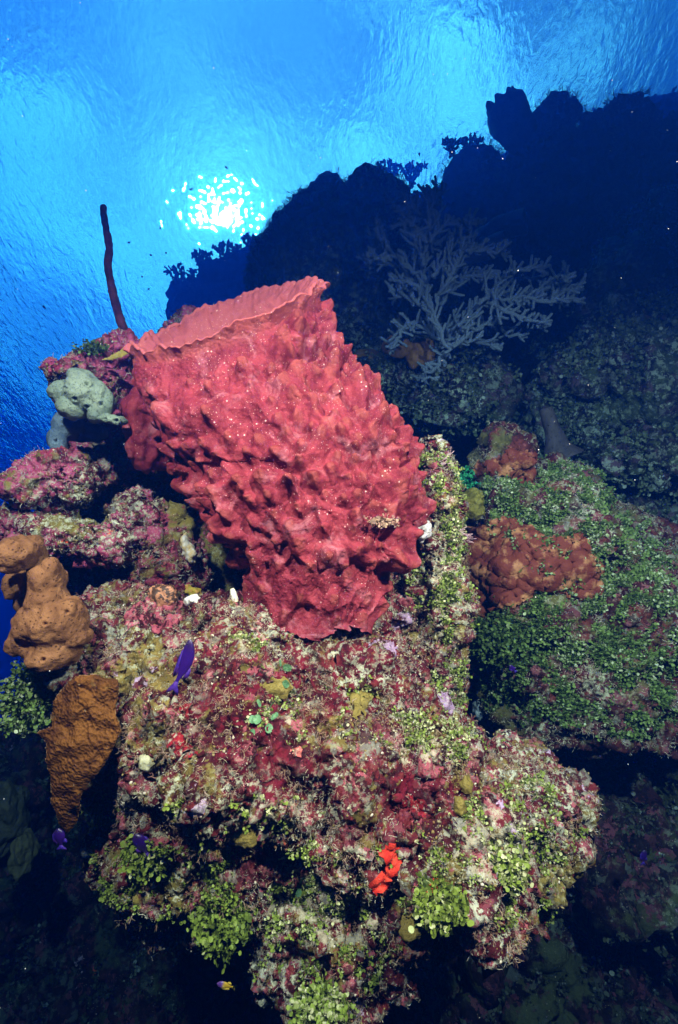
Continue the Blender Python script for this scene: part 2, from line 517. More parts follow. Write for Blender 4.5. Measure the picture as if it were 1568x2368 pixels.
M_wall = reef_mat('reef_wall_rock', .4, 29.3, base=((.010, .007, .012), (.022, .018, .024)), pink=(.05, .03, .05), pinkt=.62, olive=(.03, .03, .022), olivet=.54, cream=(.10, .09, .11), creamt=.52, lavt=.85, oranget=.85, fleck=.2)  # shade of the far wall is put into these darker rock colours
near_amps = [(.22, .035, 'f'), (.09, .024, 'f'), (.045, .016, 'r'), (.03, .009, 'w'), (.014, .005, 'n')]
VOX = 0.0042
o, NV, NF = rock('reef_outcrop', 'near maroon and cream encrusted reef outcrop under the big red sponge', [
    (650, 1720, 1.17, 420, 300, .28), (1030, 1930, 1.06, 225, 190, .22), (1190, 1890, 1.07, 105, 120, .15), (1130, 2060, 1.07, 120, 62, .12, 8), (750, 2125, 1.06, 160, 190, .17),
    (500, 1900, 1.20, 250, 190, .22), (990, 1400, 1.30, 72, 320, .14), (945, 1400, 1.30, 80, 95, .13), (860, 1800, 1.08, 260, 220, .20),
    (330, 1520, 1.25, 150, 150, .2), (640, 1560, 1.30, 360, 120, .2), (1210, 1860, 1.12, 120, 110, .15),
    (560, 1990, 1.08, 130, 130, .12), (900, 2080, 1.09, 140, 80, .14), (290, 1700, 1.17, 105, 170, .13), (1000, 1130, 1.36, 45, 110, .08)], VOX, M_near, near_amps, seed=3.1)
def zone(V, spots):
    u, v, d = px_of(V); w = np.zeros(len(V))
    for (a, b, ru, rv, g) in spots: w = np.maximum(w, g * np.exp(-(((u - a) / ru) ** 2 + ((v - b) / rv) ** 2)))
    return w
for nm, sp in (('zone_maroon', [(760, 1560, 230, 130, .9), (640, 1780, 200, 110, .9), (520, 1600, 110, 140, .7), (960, 1830, 110, 60, .8), (420, 1960, 140, 90, .6), (1000, 1620, 100, 90, .6)]),
               ('zone_olive', [(330, 1560, 120, 130, .9), (300, 1700, 90, 90, .8), (560, 1480, 90, 50, .5), (1080, 1900, 120, 70, .5), (800, 1680, 90, 60, .5)]),
               ('zone_pale', [(1150, 1950, 190, 130, .85), (740, 2120, 190, 150, .9), (1000, 1740, 160, 60, .8), (600, 1500, 170, 50, .6), (720, 1660, 170, 70, .5), (1030, 1350, 80, 240, .8), (620, 1880, 140, 60, .7), (300, 1480, 90, 70, .5)])):
    attr(o.data, nm, zone(NV, sp))
o, LV, LF = rock('reef_ledge', 'stacked pink crusted reef ledges to the left of the red sponge', [
    (215, 885, 1.40, 82, 62, .11), (285, 830, 1.46, 45, 45, .09), (310, 930, 1.58, 110, 110, .10),
    (138, 1108, 1.36, 98, 70, .10), (260, 1070, 1.62, 110, 130, .08), (190, 1236, 1.36, 165, 48, .11, -4), (310, 1200, 1.38, 62, 66, .08),
    (400, 1330, 1.40, 60, 120, .07), (260, 1430, 1.60, 170, 200, .10), (470, 1300, 1.75, 180, 280, .08), (470, 1010, 1.75, 180, 280, .08)], VOX * 1.15, M_left, near_amps, seed=9.4)
right_amps = [(.30, .05, 'f'), (.12, .02, 'f'), (.06, .014, 'r'), (.035, .010, 'w'), (.016, .006, 'n')]
o, RV, RF = rock('reef_mound', 'green and brown reef mound standing right of the red sponge', [
    (1165, 1095, 1.85, 72, 95, .16), (1240, 1280, 1.80, 185, 190, .26), (1360, 1500, 1.75, 250, 190, .30),
    (1490, 1480, 1.85, 130, 230, .28), (1290, 1150, 1.95, 110, 90, .18), (1420, 1290, 1.95, 120, 130, .22), (1150, 1430, 1.75, 95, 190, .2),
    (1330, 1620, 1.75, 210, 75, .24)], .0075, M_right, right_amps, seed=21.7)

far_amps = [(1.0, .09, 'f'), (.4, .07, 'f'), (.2, .05, 'r'), (.1, .03, 'w'), (.05, .014, 'n')]
mid_amps = [(.6, .15, 'f'), (.25, .08, 'r'), (.12, .04, 'r'), (.07, .02, 'w'), (.03, .010, 'n')]
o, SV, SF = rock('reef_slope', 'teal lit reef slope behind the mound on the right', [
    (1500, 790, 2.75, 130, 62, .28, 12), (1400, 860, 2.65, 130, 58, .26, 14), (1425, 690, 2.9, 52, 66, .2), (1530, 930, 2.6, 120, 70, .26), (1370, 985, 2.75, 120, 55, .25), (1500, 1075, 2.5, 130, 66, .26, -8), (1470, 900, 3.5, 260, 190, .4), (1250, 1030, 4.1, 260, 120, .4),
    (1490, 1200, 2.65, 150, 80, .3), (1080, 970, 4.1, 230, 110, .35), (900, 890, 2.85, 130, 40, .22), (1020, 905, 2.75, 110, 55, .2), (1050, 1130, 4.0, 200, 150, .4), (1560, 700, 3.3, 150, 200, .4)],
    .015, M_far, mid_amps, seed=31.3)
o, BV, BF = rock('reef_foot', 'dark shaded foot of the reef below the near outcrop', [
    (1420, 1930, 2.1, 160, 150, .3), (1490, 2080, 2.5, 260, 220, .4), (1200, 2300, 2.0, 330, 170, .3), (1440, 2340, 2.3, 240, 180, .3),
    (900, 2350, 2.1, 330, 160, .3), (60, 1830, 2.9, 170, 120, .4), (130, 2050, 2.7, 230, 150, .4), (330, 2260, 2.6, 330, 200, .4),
    (700, 2200, 3.2, 700, 330, .6), (1150, 1750, 2.9, 500, 330, .5), (1540, 1850, 2.1, 90, 190, .3), (500, 1700, 3.0, 420, 520, .5), (640, 1180, 3.5, 260, 330, .5)], .015, reef_mat('reef_foot', .6, 41.0, pink=(.14, .04, .06), pinkt=.6, olive=(.06, .07, .025), creamt=.58, cream=(.22, .24, .20), olivet=.54, base=((.008, .003, .004), (.03, .010, .012)), fleck=.25), mid_amps, seed=44.4)  # rock colours darkened to stand in for shade at the foot
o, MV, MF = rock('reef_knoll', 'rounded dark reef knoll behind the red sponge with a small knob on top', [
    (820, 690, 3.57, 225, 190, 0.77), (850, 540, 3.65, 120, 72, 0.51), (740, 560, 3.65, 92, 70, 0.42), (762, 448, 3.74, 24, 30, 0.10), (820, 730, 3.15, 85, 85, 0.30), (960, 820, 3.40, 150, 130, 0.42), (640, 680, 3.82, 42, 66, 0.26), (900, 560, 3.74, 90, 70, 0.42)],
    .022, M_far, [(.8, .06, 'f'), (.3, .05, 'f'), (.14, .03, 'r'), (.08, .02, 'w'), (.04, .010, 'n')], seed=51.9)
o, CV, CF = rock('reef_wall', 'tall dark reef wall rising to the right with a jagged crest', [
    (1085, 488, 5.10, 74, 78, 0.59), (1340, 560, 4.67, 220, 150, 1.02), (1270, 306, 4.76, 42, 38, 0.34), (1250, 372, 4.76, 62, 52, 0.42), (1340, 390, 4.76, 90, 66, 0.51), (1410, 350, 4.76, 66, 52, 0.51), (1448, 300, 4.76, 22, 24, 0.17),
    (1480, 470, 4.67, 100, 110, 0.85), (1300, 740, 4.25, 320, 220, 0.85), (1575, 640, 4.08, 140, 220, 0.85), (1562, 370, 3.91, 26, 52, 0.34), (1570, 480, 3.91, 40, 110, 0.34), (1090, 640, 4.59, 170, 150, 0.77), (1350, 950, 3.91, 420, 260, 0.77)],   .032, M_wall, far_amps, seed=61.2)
o, _, _ = rock('reef_ridge', 'distant blue reef ridge behind the wall on the right', [
    (1480, 460, 8.8, 230, 105, 2), (1590, 385, 8.6, 60, 80, 1), (1150, 450, 9.2, 80, 66, 1), (970, 545, 9.4, 70, 60, 1), (1600, 310, 8.6, 40, 55, 1)], .05, M_wall, [(.9, .12, 'f'), (.3, .07, 'r'), (.15, .04, 'n')], seed=71.2)
o, _, _ = rock('reef_spur', 'distant blue reef spur left of the rounded knoll', [
    (560, 690, 9.6, 90, 58, 1.2), (610, 650, 9.6, 50, 46, 1), (480, 735, 9.6, 70, 44, 1.2), (640, 780, 9.6, 220, 100, 1.5)], .05, M_wall, [(.9, .12, 'f'), (.3, .07, 'r'), (.15, .04, 'n')], seed=81.2)

# ------------------------------------------------------------------ the big red barrel sponge
# left and right outline of the vase from its foot to its rim (display pixels)
SP = [((556, 1434), (846, 1424)), ((564, 1392), (862, 1392)), ((569, 1340), (879, 1355)), ((574, 1300), (894, 1300)), ((546, 1258), (932, 1260)),
      ((486, 1190), (960, 1185)), ((440, 1118), (950, 1110)), ((396, 1040), (925, 1015)), ((362, 955), (868, 925)),
      ((338, 895), (798, 850)), ((322, 860), (756, 770)), ((316, 850), (734, 715)), ((314, 836), (731, 682))]
SPD = [1.12, 1.12, 1.12, 1.125, 1.13, 1.14, 1.15, 1.165, 1.18, 1.195, 1.205, 1.21, 1.215]     # distance of the axis
SPB = [.52, .56, .60, .66, .70, .66, .62, .61, .62, .64, .66, .68, .70]                          # depth radius / half width
SPT = [0, 0, 0, 0, 0, 0, .01, .02, .04, .06, .085, .10, .112]                                   # lift of the far side (m)
def spline(arr, x):
    arr = np.asarray(arr, float); n = len(arr)
    x = np.clip(x, 0, n - 1 - 1e-9); i = np.floor(x).astype(int); f = x - i
    def g(k): return arr[np.clip(k, 0, n - 1)]
    p0, p1, p2, p3 = g(i - 1), g(i), g(i + 1), g(i + 2)
    if arr.ndim > 1: f = f[:, None]
    return .5 * ((2 * p1) + (-p0 + p2) * f + (2 * p0 - 5 * p1 + 4 * p2 - p3) * f ** 2 + (-p0 + 3 * p1 - 3 * p2 + p3) * f ** 3)
def sponge():
    NT_, NA = 520, 900
    Lp = np.array([P(*l, d) for (l, r), d in zip(SP, SPD)]); Rp = np.array([P(*r, d) for (l, r), d in zip(SP, SPD)])
    m = len(SP) - 1
    x = np.linspace(0, m, NT_)
    L, Rr = spline(Lp, x), spline(Rp, x)
    C = (L + Rr) / 2; A = (Rr - L) / 2
    ha = np.linalg.norm(A, axis=1)
    C = C + UP[None] * (.036 * np.clip((x / m - .75) / .25, 0, 1) ** 1.5)[:, None]
    axis = np.gradient(C, axis=0); axis /= np.linalg.norm(axis, axis=1)[:, None]
    perp = UP[None] - A / ha[:, None] * ((A / ha[:, None]) @ UP)[:, None]
    Bv = FWD[None] * (spline(SPB, x) * ha)[:, None] + perp * spline(SPT, x)[:, None]
    th = np.linspace(0, 2 * np.pi, NA, endpoint=False)
    tt, aa = np.meshgrid(x / m, th, indexing='ij')
    def ring(scale, idx=slice(None)):
        return C[idx][:, None] + (A[idx][:, None] * np.cos(th)[None, :, None] - Bv[idx][:, None] * np.sin(th)[None, :, None]) * scale
    O = ring(1.0).reshape(-1, 3)
    F = lambda n0, n: (lambda i, j: np.stack([i + j, i + (j + 1) % NA, i + NA + (j + 1) % NA, i + NA + j], -1).reshape(-1, 4))(n0 + np.arange(n - 1)[:, None] * NA, np.arange(NA)[None])
    FO = F(0, NT_)
    N = normals(O, FO)
    if ((O - np.repeat(C, NA, 0)) * N).sum(1).mean() < 0: N = -N; flip = True
    else: flip = False
    t = tt.ravel(); a = aa.ravel()
    ax = np.repeat(axis, NA, 0)
    # broad lumps and long flutes that run up the wall
    D = .012 * fbm(O * 7 + 3, 3) - .006
    fade = np.clip((.93 - t) / .16, 0, 1)
    low = np.clip((t - .02) / .12, 0, 1)
    uv = np.stack([a * 2.6 + .5 * gnoise(O * 9), t * 3.2, a * 0 + 1.7], 1)
    fl = np.clip(1 - 2.6 * np.abs(gnoise(uv * 1.5)), 0, 1) ** 1.4
    wv = O * np.array([9.5, 9.5, 7.5]) + .6 * np.stack([gnoise(O * 8 + 3), gnoise(O * 8 + 13), gnoise(O * 8 + 23)], 1)
    crease = np.clip(1 - 3.2 * np.abs(gnoise(wv)), 0, 1)
    D -= .0145 * crease * np.clip((.86 - t) / .15, .1, 1) * np.clip(.1 + t * 1.8, 0, 1) * np.where((t > .55) & (np.cos(a) < .15) & (np.sin(a) > 0), .3, 1) * (1.25 - .75 * np.clip((t - .35) * 2.5, 0, 1) * (np.cos(a) < .2))
    D += .006 + .012 * fbm(O * 11 + 31, 2) * fade
    D += .012 * fl * fade * (.35 + .65 * np.clip(np.cos(a) + .6, 0, 1))
    D += .006 * np.clip(ridged(O * 13 + 9, 2) - .35, 0, 2) * fade
    O1 = O + N * D[:, None]
    N1 = normals(O1, FO) * (-1 if flip else 1)
    # knobs: blunt horns, spaced apart, leaning outwards and up the wall
    r2 = np.random.default_rng(11)
    front = np.where((t < .90) & (t > .03))[0]
    cand = r2.choice(front, 30000)
    picked = []
    for c in cand:
        p = O1[c]; cosR = math.cos(a[c]); tc_ = t[c]
        smooth = (tc_ > .60 and cosR < .1 and math.sin(a[c]) > .1)
        gap = .0275 + (.022 if smooth else 0) + (.016 if tc_ < .28 else 0) + (.009 if cosR < .3 else 0)
        if tc_ > .80 and cosR < .45: continue
        if smooth and r2.random() < .97: continue
        if not picked or (np.linalg.norm(O1[[q for q in picked]] - p, axis=1) > gap).all(): picked.append(c)
    kn = np.zeros(len(O)); off = np.zeros_like(O)
    for c in picked:
        rr = r2.choice([.0095, .012, .0145, .018, .022], p=[.2, .3, .3, .14, .06]) * r2.uniform(.9, 1.1); hh = rr * r2.uniform(1.15, 2.4) * (.6 if t[c] < .25 else 1)
        edge = 1.15 if abs(math.cos(a[c])) > .75 else 1.0
        hh *= edge
        d = O1 - O1[c]
        # footprint drawn out down the wall so that each knob stands on a short buttress
        al = d @ ax[c]
        dd = np.where(al < 0, al * .55, al * 1.25)
        q = d - np.outer(al, ax[c])
        dist = np.sqrt((q ** 2).sum(1) + dd ** 2) / rr
        near = dist < 2.4
        if not near.any(): continue
        w = np.exp(-.85 * dist[near] ** 2.9)
        dirv = N[c] + ax[c] * r2.uniform(.1, .6) + r2.normal(size=3) * .12
        dirv /= np.linalg.norm(dirv)
        off[near] += dirv * (hh * w)[:, None]
        kn[near] = np.maximum(kn[near], w)
    O2 = O1 + off
    N2 = normals(O2, FO) * (-1 if flip else 1)
    O2 = O2 + N2 * (.0024 * fbm(O2 * 60, 3) + .0008 * fbm(O2 * 190, 2))[:, None]
    # foot: ragged hem that spreads on the rock
    hem = np.clip(1 - t / .07, 0, 1)
    O2 = O2 - ax * (hem * (.020 * gnoise(np.stack([np.cos(a) * 3.3, np.sin(a) * 3.3, a * 0 + 4], 1)) + .012))[:, None] + N2 * (.014 * hem ** 2)[:, None]
    # rim: scalloped edge that leans out a little
    rim = np.clip((t - .86) / .14, 0, 1) ** 2
    sc = .024 * gnoise(np.stack([np.cos(a) * 3.6, np.sin(a) * 3.6, a * 0 + 2], 1)) + .010 * gnoise(np.stack([np.cos(a) * 13, np.sin(a) * 13, a * 0 + 7], 1))
    scn = .014 * gnoise(np.stack([np.cos(a) * 6, np.sin(a) * 6, a * 0 + 12], 1))
    O2 = O2 + ax * (rim * sc)[:, None] + N * (rim * scn + .016 * np.clip((t - .93) / .07, 0, 1) ** 2)[:, None]
    # lip and cavity
    edge = O2[-NA:]; c_e = C[-1]; ax_e = axis[-1]
    inward = (c_e - edge); inward -= np.outer(inward @ ax_e, ax_e); inward /= np.linalg.norm(inward, axis=1)[:, None]
    rings = [O2]
    for u_, w_ in ((.002, .003), (.006, .0045), (.011, .003), (.014, -.004)):
        rings.append(edge + inward * u_ + ax_e * w_)
    nin = 130
    for k in range(1, nin + 1):
        s = k / nin
        i = int((1 - s * .62) * (NT_ - 1))
        rg = ring(.90 - .30 * s ** 2, slice(i, i + 1))[0]
        w = min(1.0, s / .12)
        base = edge + inward * (.014 + .02 * s) - ax_e * (.004 + s * .25)
        q = base * (1 - w) + rg * w
        q = q + (inward.T * (.010 * fbm(q * 16, 3))).T + np.outer(sc[-NA:] * (1 - s) ** 3 * w, ax_e)
        rings.append(q)
    V = np.concatenate(rings)
    nrow = NT_ + 4 + nin
    FF = F(0, nrow)
    if flip: FF = FF[:, ::-1]
    cen = V[-NA:].mean(0); V = np.concatenate([V, cen[None]])
    b0 = (nrow - 1) * NA; jj = np.arange(NA)
    cap = np.stack([b0 + jj, b0 + (jj + 1) % NA, np.full(NA, len(V) - 1)], -1)
    if flip: cap = cap[:, ::-1]
    me = mesh_np('body', V, [FF, cap])
    kk = np.zeros(len(V)); kk[:len(O)] = kn
    inn = np.zeros(len(V)); inn[len(O):] = 1
    rm = np.zeros(len(V)); rm[:len(O)] = np.clip((t - .90) / .09, 0, 1); rm[len(O):len(O) + 4 * NA] = 1
    attr(me, 'knob', kk); attr(me, 'inside', inn); attr(me, 'rim', rm)
    return me, V[:len(O)], FO, N2

def sponge_mat(name, side=False):
    t = NT(name, .62)
    c = t.mix(t.ramp(t.noise(9, 5, .6), .35, .65), (0.122, 0.0105, 0.020), (0.215, 0.0265, 0.037))
    c = t.mix(t.math('MULTIPLY', t.ramp(t.noise(24, 6, .65, 4), .46, .62), .55), c, (0.0720, 0.0032, 0.0072))
    # thin greyish lilac bloom lying in streaks
    c = t.mix(t.math('MULTIPLY', t.ramp(t.noise(15, 9, .72, 11, .6), .52, .70), .6), c, (0.3520, 0.1360, 0.1600))
    if not side:
        c = t.mix(t.math('MULTIPLY', t.ramp(t.attr('knob'), .6, 1.0), .40), c, (0.2000, 0.0520, 0.0320))
        c = t.mix(t.math('MULTIPLY', t.attr('rim'), .5), c, (0.3600, 0.0960, 0.0720))
        c = t.mix(t.math('MULTIPLY', t.attr('inside'), .7), c, (0.3520, 0.0840, 0.0840))
    # fine velvet grain and pale specks
    c = t.mix(t.math('MULTIPLY', t.ramp(t.noise(420, 3, .7), .52, .66), .28), c, (0.3680, 0.1040, 0.1120))
    sp = t.math('MULTIPLY', t.ramp(t.voro(62), .135, .075), t.ramp(t.noise(7, 4, .65, 8), .47, .60))
    c = t.mix(t.math('MULTIPLY', sp, .7), c, (.66, .42, .40))
    sp2 = t.math('MULTIPLY', t.ramp(t.voro(165), .17, .10), t.ramp(t.noise(16, 3, .6, 2), .46, .60))
    c = t.mix(t.math('MULTIPLY', sp2, .6), c, (.82, .52, .52))
    t.color(c)
    t.bump(t.math('ADD', t.noise(150, 6, .7), t.math('MULTIPLY', t.noise(45, 4, .6), 1.3)), .55, .004)
    t.b.inputs['Specular IOR Level'].default_value = .10
    return t.m
M_sp = sponge_mat('red_sponge'); M_sp2 = sponge_mat('red_sponge_side', True)
barrel = thing('barrel_sponge', 'big red barrel sponge covered in blunt knobs with a wavy open rim', 'sponge', P(700, 1440, 1.12))
me, SPV, SPF, SPN = sponge()
obj('body', me, M_sp, barrel)
V, Fs = remesh([blob(338, 985, 1.33, 34, 105, .08, 4, 5, .2), blob(352, 900, 1.34, 30, 60, .06, 0, 4, .2), blob(360, 1010, 1.35, 40, 80, .08, 0, 4, .2)], .006)
V = displace(V, Fs, lambda V: .012 * fbm(V * 14, 3) + .003 * fbm(V * 60, 2))
obj('side_lobe', mesh_np('side_lobe', V, Fs), M_sp2, barrel)

# ------------------------------------------------------------------ things that grow on and swim around the reef
class Surf:
    """finds the visible point of the rocks under a display pixel"""
    def __init__(self, sets):
        self.V = np.concatenate([s[0] for s in sets]); self.N = np.concatenate([normals(s[0], s[1]) for s in sets])
        self.u, self.v, self.d = px_of(self.V)
    def at(self, u, v, r=7):
        m = np.where((abs(self.u - u) < r) & (abs(self.v - v) < r))[0]
        if not len(m): return P(u, v, 1.2), -FWD
        i = m[np.argmin(self.d[m])]
        k = m[self.d[m] < self.d[i] + .02]
        n = self.N[k].mean(0); n /= np.linalg.norm(n) + 1e-9
        return self.V[i], n
near = Surf([(NV, NF), (LV, LF), (RV, RF)])

def pits(V, Fs, centres, r, depth, lip=.25):
    """round openings pressed into a skin, each with a raised lip"""
    for c in centres:
        N = normals(V, Fs)
        d = np.linalg.norm(V - c, axis=1) / r
        i = np.where(d < 2.2)[0]
        if not len(i): continue
        V[i] += N[i] * (-depth * np.exp(-(d[i] / .8) ** 6) + depth * lip * np.exp(-((d[i] - 1.15) / .28) ** 2))[:, None]
    return V
def lumps(blobs, voxel, amps, holes=(), hole_r=.005, hole_d=.012, seed=0.0, sm=3, wob=.10):
    V, Fs = remesh([blob(*b[:6], rot=(b[6] if len(b) > 6 else 0), sub=4, wob=wob, seed=seed) for b in blobs], voxel, sm)
    for size, h in amps:
        V = displace(V, Fs, lambda V: h * fbm(V / size + seed, 3))
    if holes:
        u, v, d = px_of(V)
        cs = []
        for (hu, hv) in holes:
            m = np.where((abs(u - hu) < 6) & (abs(v - hv) < 6))[0]
            if len(m): cs.append(V[m[np.argmin(d[m])]])
        V = pits(V, Fs, cs, hole_r, hole_d)
    return V, Fs

def spongy(name, c0, c1, pore=200, poredark=.45, psize=.28, bump=.004):
    t = NT(name, .7)
    c = t.mix(t.ramp(t.noise(22, 5, .6), .35, .65), c0, c1)
    p = t.ramp(t.voro(pore), psize, psize * .55)
    c = t.mix(t.math('MULTIPLY', p, poredark), c, tuple(x * .25 for x in c0))
    t.color(t.mix(t.math('MULTIPLY', t.noise(260, 5, .7), .4), c, tuple(x * .5 for x in c1)))
    h = t.math('SUBTRACT', t.noise(180, 5, .65), t.math('MULTIPLY', p, 1.2))
    t.bump(h, .8, bump)
    return t.m
def plain(name, c0, c1, sc=40, rough=.6, bump=.003, spec=.25):
    t = NT(name, rough)
    t.color(t.mix(t.ramp(t.noise(sc, 6, .65), .38, .62), c0, c1))
    t.bump(t.noise(sc * 3, 6, .65), .6, bump)
    t.b.inputs['Specular IOR Level'].default_value = spec
    return t.m
def single(name, label, cat, V, Fs, mat, group=None, kind=None, base=None):
    if base is None:
        base = V[np.argmin(V[:, 2])]
    return tag(obj(name, mesh_np(name, V, Fs), mat, origin=tuple(float(x) for x in base)), label, cat, group, kind)

# --- rope sponge
pp = [(238, 474, 1.62), (241, 500, 1.62), (247, 535, 1.62), (253, 575, 1.61), (250, 615, 1.6), (257, 655, 1.6), (266, 695, 1.59), (277, 735, 1.58), (290, 772, 1.57), (300, 815, 1.56)]
pts = spline(np.array([P(*p) for p in pp]), np.linspace(0, 9, 90))
rad = np.linspace(.0098, .0142, 90) * (1 + .16 * gnoise(pts * 28)); rad[:3] *= [.6, .85, .97]
V, Fs = tube(pts[::-1], rad[::-1], 20)
V = displace(V, Fs, lambda V: .0022 * fbm(V * 55, 3))
single('rope_sponge', 'tall thin maroon rope sponge standing against the bright water', 'sponge', V, Fs, spongy('rope', (.035, .010, .022), (.12, .035, .055), 200))

# --- grey green sponge and the shaded blue grey one
M_gg = spongy('grey_green', (.13, .185, .14), (.20, .26, .19), 210, .5, .33)
V, Fs = lumps([(200, 908, 1.22, 47, 44, .05), (150, 908, 1.22, 34, 30, .04), (168, 943, 1.22, 34, 26, .04), (238, 930, 1.22, 22, 38, .04), (225, 960, 1.22, 18, 16, .03), (262, 972, 1.22, 32, 12, .025, -8), (190, 872, 1.24, 26, 16, .04)],
              .0032, [(.05, .006), (.02, .002)], [(145, 902), (207, 881), (198, 943), (240, 934), (238, 973), (273, 979), (176, 925)], .0065, .013)
single('grey_sponge', 'pale grey green lumpy sponge with round holes on top of the left ledge', 'sponge', V, Fs, M_gg)
V, Fs = lumps([(160, 985, 1.36, 34, 36, .05), (136, 1022, 1.33, 19, 28, .03, 15), (200, 1000, 1.4, 50, 22, .04)], .004, [(.05, .007), (.02, .002)], [(134, 1024)], .006, .012)
single('blue_sponge', 'shaded slate blue sponge hanging under the grey green sponge', 'sponge', V, Fs, spongy('slate', (.07, .12, .17), (.12, .18, .22), 200, .4))

# --- tan lobed sponge on the left
M_tan = spongy('tan_sponge', (.135, .058, .022), (.235, .110, .044), 120, .6, .27, .004)
V, Fs = lumps([(40, 1280, 1.02, 42, 44, .05), (70, 1265, 1.05, 26, 30, .04), (88, 1300, 1.08, 22, 60, .03)], .0030, [(.06, .007), (.03, .0035), (.012, .0010)], [(9, 1262)], .004, .006, 2.0)
single('lobed_sponge', 'round tan sponge lobe above the taller lobed tan sponge', 'sponge', V, Fs, M_tan)
V, Fs = lumps([(112, 1345, 1.0, 34, 48, .045, -4), (126, 1312, 1.0, 18, 22, .03), (114, 1385, 1.0, 40, 44, .05), (122, 1440, 1.0, 72, 62, .07), (162, 1412, 1.0, 30, 32, .04), (180, 1475, 1.0, 27, 24, .035), (126, 1502, 1.0, 56, 42, .06), (75, 1480, 1.01, 32, 40, .05), (70, 1440, 1.02, 26, 40, .05),
               (38, 1482, 1.03, 17, 34, .03), (92, 1420, 1.0, 34, 30, .05)], .0030, [(.06, .007), (.03, .0035), (.012, .0010)], [(188, 1478), (161, 1412), (142, 1329), (105, 1520), (105, 1437)], .0052, .010, 5.0)
single('lobed_sponge', 'tall lumpy tan sponge with an upright finger lobe at the left edge of the outcrop', 'sponge', V, Fs, M_tan)
V, Fs = lumps([(28, 1355, 1.10, 20, 34, .03), (66, 1370, 1.14, 30, 55, .04)], .004, [(.05, .006)], seed=8.0)
single('lobed_sponge', 'small shaded brown sponge lobe behind the tall tan sponge', 'sponge', V, Fs, M_tan)

# --- sheets: thin crusts and plates with a real thickness
def cp(x0, y0, s, pts): return np.array([(x0 + s * a, y0 + s * b) for a, b in pts], float)
def inside(poly, u, v):
    r = np.zeros(len(u), bool); n = len(poly); j = n - 1
    for i in range(n):
        xi, yi = poly[i]; xj, yj = poly[j]
        c = ((yi > v) != (yj > v)) & (u < (xj - xi) * (v - yi) / (yj - yi + 1e-12) + xi)
        r ^= c; j = i
    return r
def edge_dist(poly, u, v):
    best = np.full(len(u), 1e9); n = len(poly); q = np.stack([u, v], 1)
    for i in range(n):
        a, b = poly[i], poly[(i + 1) % n]
        ab = b - a; t_ = np.clip(((q - a) @ ab) / (ab @ ab + 1e-9), 0, 1)
        best = np.minimum(best, np.linalg.norm(q - a - t_[:, None] * ab, axis=1))
    return best
def crust(name, label, cat, poly, VF, lift, mat, soft=9, rag=7, seed=0.0, amp=.002, asz=.02, kind=None, group=None, backs=-.1, maxd=9, grow=1.0):
    poly = poly.mean(0) + (poly - poly.mean(0)) * grow
    "a living crust: the rock's own skin inside an outline, swollen outwards"
    V, Fs = VF; N = normals(V, Fs)
    u, v, d = px_of(V)
    m0 = (u > poly[:, 0].min() - 20) & (u < poly[:, 0].max() + 20) & (v > poly[:, 1].min() - 20) & (v < poly[:, 1].max() + 20) & (d < maxd)
    view = V / np.linalg.norm(V, axis=1)[:, None]
    m0 &= (-(N * view).sum(1) > backs)
    idx = np.where(m0)[0]
    wu = u[idx] + rag * fbm(V[idx] * 35 + seed, 3); wv = v[idx] + rag * fbm(V[idx] * 35 + seed + 9, 3)
    ins = inside(poly, wu, wv)
    idx = idx[ins]; ed = edge_dist(poly, wu[ins], wv[ins])
    sel = np.zeros(len(V), bool); sel[idx] = True
    qf = [F[sel[F].all(1)] for F in Fs]
    lab_ = np.arange(len(V))
    for _ in range(400):
        old = lab_.copy()
        for F in qf:
            if len(F):
                m_ = lab_[F].min(1)
                for k_ in range(F.shape[1]): np.minimum.at(lab_, F[:, k_], m_)
        lab_ = lab_[lab_]
        if (old == lab_).all(): break
    uq = np.unique(np.concatenate([F.ravel() for F in qf])); ids, cnt = np.unique(lab_[uq], return_counts=True)
    sel &= lab_ == ids[np.argmax(cnt)]
    L = np.zeros(len(V)); L[idx] = .0012 + lift * np.clip(ed / soft, 0, 1) ** .6 + amp * fbm(V[idx] / asz + seed, 3) * np.clip(ed / soft, 0, 1)
    out = [F[sel[F].all(1)] for F in Fs]
    used = np.unique(np.concatenate([f.ravel() for f in out]))
    remap = -np.ones(len(V), int); remap[used] = np.arange(len(used))
    # smooth the normals a little so the crust looks swollen
    Q = V[used] + N[used] * L[used][:, None]
    me = [remap[f] for f in out if len(f)]
    return single(name, label, cat, Q, me, mat, group, kind, base=Q.mean(0)), Q, me
